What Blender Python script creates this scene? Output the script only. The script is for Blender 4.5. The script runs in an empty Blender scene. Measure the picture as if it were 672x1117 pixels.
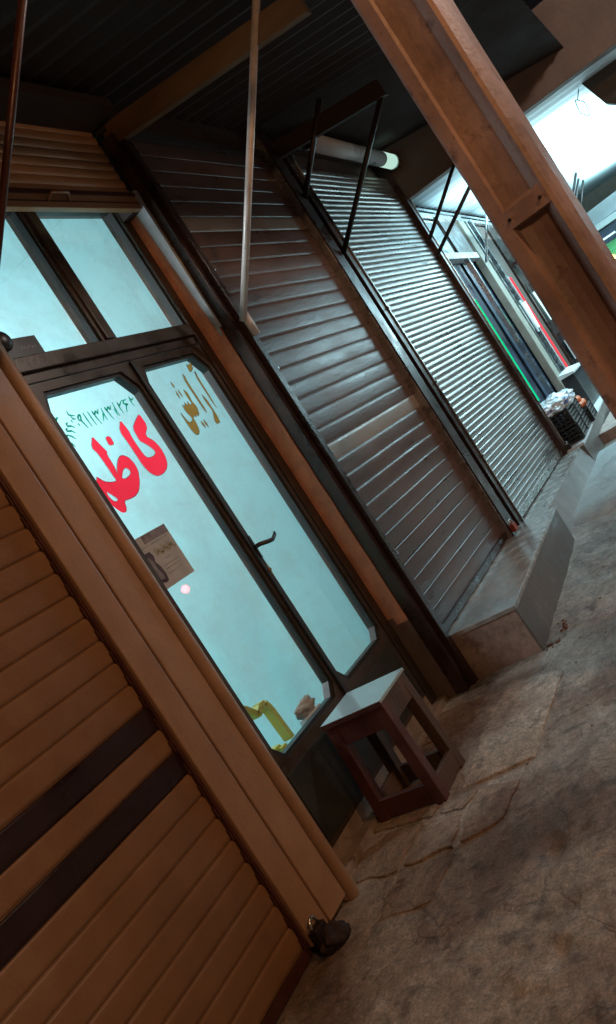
import bpy, bmesh, math, random
from mathutils import Vector, Matrix, noise
random.seed(7)
S = bpy.context.scene
COL = S.collection

# ---------------------------------------------------------------- camera
cam_d = bpy.data.cameras.new('camera')
cam = bpy.data.objects.new('camera', cam_d); COL.objects.link(cam)
R_ = Vector((0.4108789577650462, -0.7324246958682371, -0.5428927582388896))
D_ = Vector((-0.2972715143549789, 0.455304148694591, -0.8392423839002598))
F_ = Vector((0.8618631729102985, 0.5062135883832178, -0.030654104410000542))
m = Matrix.Identity(4)
for i in range(3):
    m[i][0] = R_[i]; m[i][1] = -D_[i]; m[i][2] = -F_[i]
m[2][3] = 1.5
cam.matrix_world = m
cam_d.sensor_fit = 'HORIZONTAL'; cam_d.sensor_width = 36
cam_d.lens = 36 * 930.0 / 672
cam_d.clip_start = 0.05; cam_d.clip_end = 400
S.camera = cam

# ---------------------------------------------------------------- night sky and exposure
W = bpy.data.worlds.new('World'); S.world = W; W.use_nodes = True
bg = W.node_tree.nodes['Background']
bg.inputs[0].default_value = (0.35, 0.30, 0.32, 1); bg.inputs[1].default_value = 0.012
S.view_settings.view_transform = 'Standard'; S.view_settings.look = 'None'
S.view_settings.exposure = 0; S.view_settings.gamma = 1

WARM = (1.0, 0.51, 0.23)
COOL = (0.55, 0.90, 1.0)
P_WARM, P_COOL, P_ROOM = 205, 62, 47
P_WARM2 = 235

# ---------------------------------------------------------------- helpers
def tag(o, label=None, cat=None, group=None, kind=None):
    if label: o['label'] = label
    if cat: o['category'] = cat
    if group: o['group'] = group
    if kind: o['kind'] = kind
    return o
def thing(name, label, cat, loc=(0, 0, 0), group=None):
    o = bpy.data.objects.new(name, None); COL.objects.link(o)
    o.location = loc; o.empty_display_size = 0.1
    return tag(o, label, cat, group)
def link(name, me, mats, parent=None):
    o = bpy.data.objects.new(name, me); COL.objects.link(o)
    if not isinstance(mats, (list, tuple)): mats = [mats]
    for x in mats: me.materials.append(x)
    if parent:
        o.parent = parent
        w = Vector((0, 0, 0)); q = parent
        while q: w += q.location; q = q.parent
        o.location = -w
    return o
def build(name, bm, mats, parent=None, bevel=0.0, smooth=False, origin=None):
    bmesh.ops.recalc_face_normals(bm, faces=bm.faces)
    if bevel:
        es = [e for e in bm.edges if len(e.link_faces) == 2 and e.calc_face_angle(0) > 0.6]
        bmesh.ops.bevel(bm, geom=es, offset=bevel, segments=2, profile=0.6, affect='EDGES', clamp_overlap=True)
    me = bpy.data.meshes.new(name); bm.to_mesh(me); bm.free()
    if smooth:
        for p in me.polygons: p.use_smooth = True
    o = link(name, me, mats, parent)
    if origin is not None and not parent:
        me.transform(Matrix.Translation(-Vector(origin))); o.location = origin
    return o
def BM(): return bmesh.new()
def box(bm, x0, x1, y0, y1, z0, z1, mi=0):
    v = [bm.verts.new(c) for c in ((x0,y0,z0),(x1,y0,z0),(x1,y1,z0),(x0,y1,z0),(x0,y0,z1),(x1,y0,z1),(x1,y1,z1),(x0,y1,z1))]
    for f in ((0,3,2,1),(4,5,6,7),(0,1,5,4),(1,2,6,5),(2,3,7,6),(3,0,4,7)):
        fc = bm.faces.new([v[i] for i in f]); fc.material_index = mi
    return v
def hexa(bm, a, b, mi=0):
    """a, b: two quads of points (loops), joined to a solid"""
    va = [bm.verts.new(p) for p in a]; vb = [bm.verts.new(p) for p in b]; n = len(va)
    fs = [bm.faces.new(va[::-1]), bm.faces.new(vb)]
    for i in range(n): fs.append(bm.faces.new((va[i], va[(i+1) % n], vb[(i+1) % n], vb[i])))
    for f in fs: f.material_index = mi
def tube(bm, pts, r, n=10, mi=0, cap=True):
    pts = [Vector(p) for p in pts]; rings = []
    for i, p in enumerate(pts):
        t = (pts[min(i+1, len(pts)-1)] - pts[max(i-1, 0)]).normalized()
        a = t.cross(Vector((0, 0, 1)));
        if a.length < 0.05: a = t.cross(Vector((1, 0, 0)))
        a.normalize(); b = t.cross(a)
        rr = r[i] if isinstance(r, (list, tuple)) else r
        rings.append([bm.verts.new(p + (a*math.cos(k*2*math.pi/n) + b*math.sin(k*2*math.pi/n))*rr) for k in range(n)])
    for i in range(len(rings)-1):
        for k in range(n):
            f = bm.faces.new((rings[i][k], rings[i][(k+1) % n], rings[i+1][(k+1) % n], rings[i+1][k])); f.material_index = mi; f.smooth = True
    if cap:
        for q in (rings[0], rings[-1][::-1]):
            f = bm.faces.new(q); f.material_index = mi
def prism_xz(bm, poly, y0, y1, mi=0):
    hexa(bm, [(x, y0, z) for x, z in poly], [(x, y1, z) for x, z in poly], mi)
def ring_xz(bm, outer, inner, y0, y1, mi=0):
    """frame between two polygons with the same number of points"""
    n = len(outer)
    V = {}
    for k, P in (('o', outer), ('i', inner)):
        for yy in (y0, y1): V[k, yy] = [bm.verts.new((x, yy, z)) for x, z in P]
    for i in range(n):
        j = (i+1) % n
        for q in ((V['o',y0][i],V['o',y0][j],V['i',y0][j],V['i',y0][i]), (V['o',y1][i],V['i',y1][i],V['i',y1][j],V['o',y1][j]),
                  (V['i',y0][i],V['i',y0][j],V['i',y1][j],V['i',y1][i]), (V['o',y0][i],V['o',y1][i],V['o',y1][j],V['o',y0][j])):
            f = bm.faces.new(q); f.material_index = mi
def curve_fill(polys, holes=()):
    cu = bpy.data.curves.new('tmp', 'CURVE'); cu.dimensions = '2D'; cu.fill_mode = 'BOTH'; cu.extrude = 0
    for P in list(polys) + list(holes):
        s = cu.splines.new('POLY'); s.points.add(len(P)-1); s.use_cyclic_u = True
        for i, (x, z) in enumerate(P): s.points[i].co = (x, z, 0, 1)
    ob = bpy.data.objects.new('tmp', cu); COL.objects.link(ob)
    bpy.context.view_layer.update()
    me = bpy.data.meshes.new_from_object(ob)
    me.materials.clear()
    bpy.data.objects.remove(ob); bpy.data.curves.remove(cu)
    return me
def lettering(name, polys, holes, y, mat, parent, smooth_it=0):
    def chaikin(P, n):
        for _ in range(n):
            Q = []
            for i in range(len(P)):
                a, b = P[i], P[(i+1) % len(P)]
                Q += [(a[0]*.8+b[0]*.2, a[1]*.8+b[1]*.2), (a[0]*.2+b[0]*.8, a[1]*.2+b[1]*.8)]
            P = Q
        return P
    me = curve_fill([chaikin(p, smooth_it) for p in polys], [chaikin(p, smooth_it) for p in holes])
    me.transform(Matrix(((1,0,0,0),(0,0,-1,y),(0,1,0,0),(0,0,0,1))))
    return link(name, me, mat, parent)
def strokes(lines, w):
    out = []
    for L in lines:
        for i in range(len(L)-1):
            a, b = Vector(L[i]), Vector(L[i+1]); d = (b-a); l = d.length
            if l < 1e-5: continue
            d /= l; n = Vector((-d.y, d.x))
            w0 = w*(0.6 if i == 0 and len(L) > 2 else 1); w1 = w*(0.45 if i == len(L)-2 else 1)
            a2 = a - d*w*.3; b2 = b + d*w*.3
            out.append([tuple(a2+n*w0), tuple(b2+n*w1), tuple(b2-n*w1), tuple(a2-n*w0)])
    return out

# ---------------------------------------------------------------- materials
def mat(name, col, rough=0.5, metal=0.0, var=0.25, vscale=3.0, bump=0.0, bscale=30.0, rvar=0.15, stain=None, stain_col=None, spec=0.5, stretch=(1,1,1), coat=0):
    m = bpy.data.materials.new(name); m.use_nodes = True; nt = m.node_tree; N = nt.nodes; L = nt.links
    P = N['Principled BSDF']; P.inputs['Metallic'].default_value = metal
    P.inputs['Specular IOR Level'].default_value = spec
    if coat: P.inputs['Coat Weight'].default_value = coat; P.inputs['Coat Roughness'].default_value = .15
    tc = N.new('ShaderNodeTexCoord'); mp = N.new('ShaderNodeMapping'); mp.inputs['Scale'].default_value = stretch
    L.new(tc.outputs['Object'], mp.inputs[0])
    n1 = N.new('ShaderNodeTexNoise'); n1.inputs['Scale'].default_value = vscale; n1.inputs['Detail'].default_value = 8; n1.inputs['Roughness'].default_value = .65
    L.new(mp.outputs[0], n1.inputs[0])
    r = N.new('ShaderNodeMapRange'); r.inputs[1].default_value = .3; r.inputs[2].default_value = .7; r.inputs[3].default_value = 1-var; r.inputs[4].default_value = 1+var
    L.new(n1.outputs[0], r.inputs[0])
    mul = N.new('ShaderNodeMix'); mul.data_type = 'RGBA'; mul.blend_type = 'MULTIPLY'; mul.inputs[0].default_value = 1
    mul.inputs[6].default_value = (*col, 1); L.new(r.outputs[0], mul.inputs[7])
    out = mul.outputs[2]
    if stain:
        n2 = N.new('ShaderNodeTexNoise'); n2.inputs['Scale'].default_value = stain[0]; n2.inputs['Detail'].default_value = 10; n2.inputs['Roughness'].default_value = .7
        L.new(mp.outputs[0], n2.inputs[0])
        r2 = N.new('ShaderNodeMapRange'); r2.inputs[1].default_value = stain[1]; r2.inputs[2].default_value = stain[1]+.08
        L.new(n2.outputs[0], r2.inputs[0])
        mx = N.new('ShaderNodeMix'); mx.data_type = 'RGBA'; L.new(r2.outputs[0], mx.inputs[0]); L.new(out, mx.inputs[6]); mx.inputs[7].default_value = (*stain_col, 1)
        out = mx.outputs[2]
    L.new(out, P.inputs['Base Color'])
    r3 = N.new('ShaderNodeMapRange'); r3.inputs[1].default_value = .3; r3.inputs[2].default_value = .7
    r3.inputs[3].default_value = max(.03, rough-rvar); r3.inputs[4].default_value = min(1, rough+rvar)
    L.new(n1.outputs[0], r3.inputs[0]); L.new(r3.outputs[0], P.inputs['Roughness'])
    if bump:
        nb = N.new('ShaderNodeTexNoise'); nb.inputs['Scale'].default_value = bscale; nb.inputs['Detail'].default_value = 8
        L.new(mp.outputs[0], nb.inputs[0]); b = N.new('ShaderNodeBump'); b.inputs['Strength'].default_value = bump; b.inputs['Distance'].default_value = .01
        L.new(nb.outputs[0], b.inputs['Height']); L.new(b.outputs[0], P.inputs['Normal'])
    return m
def emit(name, col, s):
    m = bpy.data.materials.new(name); m.use_nodes = True; nt = m.node_tree
    nt.nodes.remove(nt.nodes['Principled BSDF']); e = nt.nodes.new('ShaderNodeEmission')
    e.inputs[0].default_value = (*col, 1); e.inputs[1].default_value = s
    nt.links.new(e.outputs[0], nt.nodes['Material Output'].inputs[0]); return m
def vinyl(name, col, k=.6):
    m = mat(name, col, .4, 0, .05); nt = m.node_tree; P = nt.nodes['Principled BSDF']
    t = nt.nodes.new('ShaderNodeBsdfTranslucent'); t.inputs[0].default_value = (*col, 1); mx = nt.nodes.new('ShaderNodeMixShader'); mx.inputs[0].default_value = k
    nt.links.new(P.outputs[0], mx.inputs[1]); nt.links.new(t.outputs[0], mx.inputs[2]); nt.links.new(mx.outputs[0], nt.nodes['Material Output'].inputs[0]); return m
def glass_mat(name, tint=(1,1,1), refl=1.0, rough=0.02):
    m = bpy.data.materials.new(name); m.use_nodes = True; nt = m.node_tree; N = nt.nodes; L = nt.links
    N.remove(N['Principled BSDF'])
    t = N.new('ShaderNodeBsdfTransparent'); t.inputs[0].default_value = (*tint, 1)
    g = N.new('ShaderNodeBsdfGlossy'); g.inputs['Roughness'].default_value = rough; g.inputs[0].default_value = (refl,)*3+(1,)
    fr = N.new('ShaderNodeFresnel'); fr.inputs[0].default_value = 1.5
    mx = N.new('ShaderNodeMixShader'); geo = N.new('ShaderNodeNewGeometry'); fm = N.new('ShaderNodeMath'); fm.operation = 'MULTIPLY_ADD'; fm.inputs[1].default_value = -1; fm.inputs[2].default_value = 1; L.new(geo.outputs['Backfacing'], fm.inputs[0])
    f2 = N.new('ShaderNodeMath'); f2.operation = 'MULTIPLY'; L.new(fm.outputs[0], f2.inputs[0]); L.new(fr.outputs[0], f2.inputs[1]); L.new(f2.outputs[0], mx.inputs[0]); L.new(t.outputs[0], mx.inputs[1]); L.new(g.outputs[0], mx.inputs[2])
    d = N.new('ShaderNodeBsdfDiffuse'); d.inputs[0].default_value = (.6, .6, .6, 1)
    tc = N.new('ShaderNodeTexCoord'); no = N.new('ShaderNodeTexNoise'); no.inputs['Scale'].default_value = 2.2; no.inputs['Detail'].default_value = 10; no.inputs['Roughness'].default_value = .7; L.new(tc.outputs['Object'], no.inputs[0])
    mr = N.new('ShaderNodeMapRange'); mr.inputs[1].default_value = .42; mr.inputs[2].default_value = .7; mr.inputs[3].default_value = 0; mr.inputs[4].default_value = .16; L.new(no.outputs[0], mr.inputs[0])
    m3 = N.new('ShaderNodeMixShader'); L.new(mr.outputs[0], m3.inputs[0]); L.new(mx.outputs[0], m3.inputs[1]); L.new(d.outputs[0], m3.inputs[2])
    L.new(m3.outputs[0], N['Material Output'].inputs[0]); return m

M = dict(
 tan=mat('tan_paint', (.27,.165,.105), .45, 0, .16, 5, .2, 70, stain=(16,.68), stain_col=(.10,.045,.028)),
 tan_slat=mat('tan_slat_paint', (.18,.098,.05), .42, 0, .14, 6, .15, 80, stain=(22,.70), stain_col=(.10,.05,.03)),
 black_slat=mat('black_slat_paint', (.018,.006,.006), .35, .1, .3, 5, .05, 80),
 maroon=mat('maroon_trim', (.06,.02,.016), .4, .2, .3, 8, .1, 60),
 upper=mat('upper_slat_paint', (.36,.20,.10), .42, .2, .15, 3, .05, 60, stretch=(.4,1,1)),
 brown_slat=mat('brown_slat_paint', (.105,.064,.052), .34, 0, .28, 5, .12, 40, stretch=(.35,1,1.5), rvar=.1, spec=.2, stain=(7,.64), stain_col=(.07,.04,.033)),
 beige_slat=mat('beige_slat_paint', (.25,.19,.145), .4, .1, .2, 4, .1, 40),
 zinc=mat('galvanised_steel', (.26,.235,.225), .33, .6, .3, 4, .15, 40, stretch=(.4,1,1.5), rvar=.12),
 guide=mat('dark_guide_rail', (.06,.034,.028), .34, .5, .3, 6, .1, 50),
 guide_edge=mat('worn_guide_edge', (.42,.40,.38), .3, .85, .3, 12, .1, 60),
 alu=mat('bronze_aluminium', (.075,.058,.048), .34, .5, .25, 4, .06, 60),
 gasket=mat('black_rubber', (.015,.017,.018), .5, 0, .2),
 kick=mat('dark_kick_panel', (.022,.024,.022), .45, 0, .35, 3, .1, 30),
 plaster=mat('room_plaster', (.37,.66,.69), .7, 0, .03, 1.2, .05, 20, rvar=.05),
 pier=mat('orange_brick_render', (.58,.28,.18), .75, 0, .28, 7, .5, 60, stain=(14,.64), stain_col=(.12,.05,.035)),
 pale=mat('pale_edge_strip', (.30,.33,.35), .6, 0, .25, 9, .2, 50),
 wall=mat('dirty_wall_render', (.13,.095,.08), .8, 0, .35, 2, .4, 25),
 wood=mat('raw_timber', (.11,.06,.022), .65, 0, .35, 6, .3, 40, stretch=(1,.2,1)),
 tin=mat('rusty_tin_roof', (.022,.013,.010), .8, 0, .4, 3, .2, 30),
 rod_dark=mat('dark_strut_paint', (.04,.034,.034), .4, .5, .3, 10),
 rod_pale=mat('pale_strut_paint', (.62,.57,.54), .45, .2, .3, 7, .1, 60, stain=(10,.62), stain_col=(.28,.17,.11)),
 column=mat('rust_brown_column_paint', (.25,.165,.145), .55, 0, .4, 3, .25, 45, stain=(6,.57), stain_col=(.13,.08,.07)),
 sheet=mat('white_painted_sheet', (.60,.72,.77), .6, 0, .2, 1.6, .1, 10, stretch=(3,.25,1)),
 step=mat('polished_terrazzo', (.30,.28,.265), .24, 0, .35, 9, .1, 40, rvar=.14, stain=(6,.62), stain_col=(.12,.10,.09)),
 step_face=mat('step_render', (.30,.215,.18), .6, 0, .4, 6, .6, 40, stain=(5,.55), stain_col=(.17,.12,.10)),
 step_dark=mat('step_stone_riser', (.12,.10,.09), .42, 0, .4, 6, .3, 40, stain=(4,.58), stain_col=(.20,.17,.15)),
 concrete=mat('smooth_concrete', (.30,.31,.31), .5, 0, .3, 5, .4, 30),
 slabm=mat('worn_concrete_slab', (.33,.32,.305), .5, 0, .5, 11, .8, 30, stain=(8,.5), stain_col=(.19,.16,.14)),
 tile=mat('old_paving_tile', (.20,.155,.125), .5, 0, .4, 9, .6, 22, stain=(9,.58), stain_col=(.10,.07,.05)),
 red_wood=mat('red_painted_wood', (.065,.018,.015), .5, 0, .4, 9, .3, 40, stain=(12,.63), stain_col=(.07,.02,.015), coat=.3),
 brown_wood=mat('bare_brown_wood', (.065,.036,.023), .6, 0, .35, 12, .3, 50, stretch=(1,1,.2)),
 laminate=mat('pale_laminate', (.27,.37,.41), .13, 0, .08, 4, .02, 40, rvar=.06),
 lime=mat('lime_plastic', (.38,.42,.07), .35, 0, .05),
 white_pl=mat('white_plastic', (.55,.57,.58), .35, 0, .1),
 black_pl=mat('black_plastic', (.02,.02,.021), .38, 0, .2),
 red_paint=vinyl('red_vinyl', (1.0,.03,.06), .9), plum=mat('plum_outline_vinyl', (.16,.035,.10), .4, 0, .05),
 gold=vinyl('gold_vinyl', (.30,.165,.04), .6), dark_green=mat('dark_green_outline', (.02,.10,.075), .4, 0, .1),
 green_txt=vinyl('green_vinyl', (.0,.30,.20), .7),
 paper=mat('grey_poster_paper', (.33,.33,.33), .5, 0, .18, 10), photo_dark=mat('dark_print', (.045,.02,.025), .4, 0, .5, 30), photo_grey=mat('grey_print', (.16,.14,.15), .4, 0, .3, 40),
 olive=mat('olive_print', (.20,.19,.03), .5), ink=mat('dark_ink', (.05,.05,.05), .5),
 brass=mat('brass_lock', (.30,.17,.06), .4, .8, .4, 30, .2, 90), rust=mat('red_rust', (.33,.07,.04), .7, .1, .5, 30, .5, 90), cloth=mat('dirty_dark_cloth', (.022,.010,.009), .9, 0, .4, 30, .5, 60), iron=mat('dark_iron', (.035,.025,.025), .5, .6, .4, 30, .3, 90),
 orange=mat('orange_peel', (.55,.11,.012), .55, 0, .2, 20, .2, 90),
 bag=mat('milky_plastic_bag', (.68,.72,.76), .28, 0, .2, 12, .5, 30), blue=mat('blue_print', (.10,.16,.40), .4),
 cream=mat('cream_render', (.24,.22,.18), .6, 0, .2, 4, .2, 30), navy=mat('navy_shutter', (.025,.04,.07), .35, .2, .4, 3),
 chrome=mat('brushed_chrome', (.55,.58,.60), .22, .95, .2, 8), awn_green=mat('green_awning_fabric', (.10,.34,.12), .7, 0, .2),
 fascia=mat('grey_fascia', (.42,.45,.47), .5, .1, .15, 4), cable=mat('black_cable', (.015,.018,.02), .5),
 rubble=mat('brick_rubble', (.17,.075,.055), .8, 0, .4, 30, .6, 60), stone=mat('grey_pebble', (.2,.19,.17), .8, 0, .4, 30, .6, 60),
 tube_e=emit('tube_glow', (.72,.95,1.0), 14), green_e=emit('green_led_glow', (.0,.62,.27), 1.2), red_e=emit('red_led_glow', (1.0,.06,.09), 1.4),
 white_e=emit('white_led_glow', (.6,.95,1.0), 1.6), warm_e=emit('sodium_glow', (1.0,.5,.18), 25), amber_e=emit('amber_glow', (1.0,.6,.2), 4),
 tube_sheen=emit('dim_tube_sheen', (.62,.78,.70), .09), sheen_end=emit('tube_end_sheen', (.65,1.0,.85), .75), red_lamp=emit('red_lamp_glow', (1.0,.08,.10), 60), pane=glass_mat('window_glass'), far_pane=glass_mat('far_window_glass', (.7,.8,.9), 1.0, .05),  # tube sheen glows stand in for light reflected on the roller tube
)
# traced lettering, in metres on the glass (x, z)
RED=[[(3.2414,2.2261),(3.1914,2.1737),(3.1971,2.1077),(3.1983,2.0273),(3.1976,1.9857),(3.2068,1.9485),(3.223,1.9244),(3.2469,1.9078),(3.2924,1.9069),(3.3377,1.9204),(3.3664,1.9434),(3.384,1.9818),(3.3894,2.0239),(3.3762,2.071),(3.3384,2.1101),(3.3964,2.1528),(3.3951,2.2244),(3.3417,2.1978),(3.2884,2.1659),(3.2803,2.0967),(3.2985,2.0802),(3.3217,2.0567),(3.3402,2.0218),(3.3217,2.0051),(3.2909,2.0007),(3.2612,2.0054),(3.2473,2.0263),(3.2439,2.0758),(3.2431,2.1221),(3.2512,2.1661)],[(3.005,2.1961),(2.959,2.1469),(2.9735,2.1103),(2.977,2.0367),(2.9776,1.9929),(2.9791,1.9634),(2.9483,1.966),(2.9076,1.9811),(2.8794,2.0178),(2.866,1.9993),(2.8332,1.9942),(2.8125,1.9813),(2.7949,1.9452),(2.7752,1.8962),(2.7687,1.836),(2.767,1.781),(2.7662,1.7431),(2.7925,1.7294),(2.8196,1.7612),(2.8447,1.8048),(2.8491,1.8421),(2.8477,1.8815),(2.8521,1.9189),(2.8559,1.8907),(2.8699,1.8575),(2.8879,1.8283),(2.9076,1.8192),(2.9308,1.8311),(2.9472,1.8709),(2.9895,1.8667),(3.0333,1.8688),(3.0705,1.8824),(3.1133,1.9208),(3.147,1.9705),(3.1518,2.0068),(3.1412,2.0416),(3.115,2.0626),(3.0897,2.0624),(3.0614,2.0483),(3.0205,2.009),(3.0054,1.988),(3.0182,2.0243),(3.0209,2.0968),(3.0336,2.102),(3.0175,2.149)],[(3.0778,2.1696),(3.1104,2.1684),(3.1069,2.1246),(3.0687,2.1276)]]
RED_HOLES=[[(3.0177,1.9644),(3.0442,1.956),(3.0805,1.9647),(3.0954,1.975),(3.0954,1.9922),(3.0796,2.0058),(3.0543,1.9987),(3.0352,1.9824)],[(2.8801,1.9415),(2.8756,1.9181),(2.8824,1.893),(2.8963,1.8811),(2.9142,1.8822),(2.915,1.8962),(2.8994,1.9172)]]
GOLD=[[(4.0487,2.3589),(4.0301,2.3328),(4.0216,2.2916),(4.0248,2.1166),(4.0322,2.1085),(4.0376,2.1782),(4.0426,2.3116)],[(3.9252,2.3593),(3.911,2.3316),(3.9036,2.3042),(3.9057,2.2172),(3.9101,2.108),(3.9236,2.1159),(3.9243,2.2027),(3.9229,2.3109),(3.9325,2.3406)],[(4.007,2.4012),(4.031,2.3916),(4.0639,2.4127),(4.0504,2.3855),(4.0472,2.3699),(3.9965,2.3498),(3.9994,2.3732)],[(3.9762,2.2154),(3.9708,2.198),(3.967,2.1616),(3.9777,2.106),(3.9542,2.0743),(3.9384,2.049),(3.9386,2.0305),(3.9786,2.0312),(3.9892,2.0713),(3.9892,2.1167),(3.9903,2.1671),(3.9827,2.1928)],[(3.8247,2.082),(3.8139,2.0613),(3.8238,2.0268),(3.8351,2.0535)],[(3.8522,2.0857),(3.8417,2.0597),(3.8545,2.0252),(3.8619,2.0547)],[(3.8445,2.2744),(3.8653,2.2467),(3.8543,2.1918),(3.8614,2.1747),(3.8651,2.1582),(3.846,2.1158),(3.8284,2.107),(3.8217,2.1189),(3.8019,2.1055),(3.7973,2.117),(3.7787,2.1086),(3.7751,2.0838),(3.7642,2.0378),(3.7465,2.0193),(3.7194,2.0147),(3.7077,2.0268),(3.7008,2.0514),(3.6978,2.0951),(3.7008,2.1525),(3.7061,2.1578),(3.7119,2.1246),(3.7198,2.0948),(3.7391,2.09),(3.7574,2.0983),(3.7669,2.1114),(3.7498,2.1538),(3.7564,2.1956),(3.764,2.1913),(3.7699,2.1798),(3.7888,2.2038),(3.7934,2.1924),(3.797,2.1778),(3.8171,2.2052),(3.8226,2.1771),(3.8422,2.1841),(3.8394,2.2055),(3.8397,2.2417)],[(3.7825,2.3358),(3.7754,2.3167),(3.7836,2.2895),(3.7929,2.3107)],[(3.7785,2.2828),(3.7669,2.2571),(3.7707,2.2231),(3.7812,2.2516)],[(3.7999,2.2836),(3.7941,2.2565),(3.8002,2.2285),(3.8084,2.2587)]]
DIGITS=[[(2.9722,2.2693),(2.9749,2.2593)],[(3.0013,2.2789),(2.9899,2.2845),(2.9931,2.2983),(3.009,2.309),(3.0157,2.3045),(3.0013,2.2789),(3.0076,2.2606),(3.0139,2.2378)],[(3.0389,2.3115),(3.0394,2.2784),(3.0437,2.2384)],[(3.0712,2.3105),(3.0722,2.2778),(3.0755,2.2386)],[(3.1007,2.3081),(3.1029,2.2742),(3.1117,2.2363)],[(3.097,2.3016),(3.1021,2.287),(3.1229,2.3015),(3.1264,2.2872),(3.1439,2.3071)],[(3.1678,2.3076),(3.1624,2.275),(3.16,2.2446)],[(3.1573,2.2784),(3.1348,2.2463)],[(3.1937,2.3078),(3.197,2.2767),(3.2045,2.2384)],[(3.1909,2.3023),(3.1934,2.2866),(3.2173,2.3039),(3.2187,2.2868),(3.2387,2.3067)],[(3.2626,2.3167),(3.256,2.2836),(3.2555,2.2453)],[(3.2499,2.2827),(3.2449,2.2501)],[(3.2941,2.3113),(3.2904,2.2835),(3.2921,2.2498)],[(3.29,2.3068),(3.2962,2.2922),(3.3343,2.3148)],[(3.3646,2.3129),(3.3399,2.3089),(3.3322,2.2934),(3.3579,2.2877),(3.3428,2.2832),(3.3197,2.2511)],[(3.3987,2.3221),(3.3905,2.2962),(3.3954,2.2674)],[(3.3964,2.3147),(3.4029,2.2998),(3.4209,2.307)],[(2.8792,2.3228),(2.8683,2.3226),(2.8447,2.2974),(2.8375,2.2747)],[(2.9511,2.3414),(2.9483,2.3205),(2.9794,2.3088)],[(2.9556,2.3159),(2.9573,2.2982),(2.9729,2.2944)],[(2.942,2.2933),(2.9427,2.2831)],[(2.9126,2.2891),(2.9006,2.2835),(2.9018,2.2719),(2.9189,2.2704),(2.9368,2.2587)],[(2.8918,2.2644),(2.8794,2.2605),(2.8825,2.2512),(2.9041,2.2485),(2.9199,2.2344)],[(2.8639,2.2377),(2.8873,2.2244),(2.9001,2.2069)],[(2.8674,2.2353),(2.8537,2.2234),(2.8636,2.218)],[(2.8397,2.2089),(2.861,2.1933),(2.8706,2.1744)],[(2.8417,2.207),(2.8291,2.1964),(2.8409,2.1889)],[(2.8293,2.1858),(2.8445,2.1739)],[(2.8257,2.1623),(2.8443,2.15),(2.8337,2.1418),(2.8229,2.1505)]]
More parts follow.
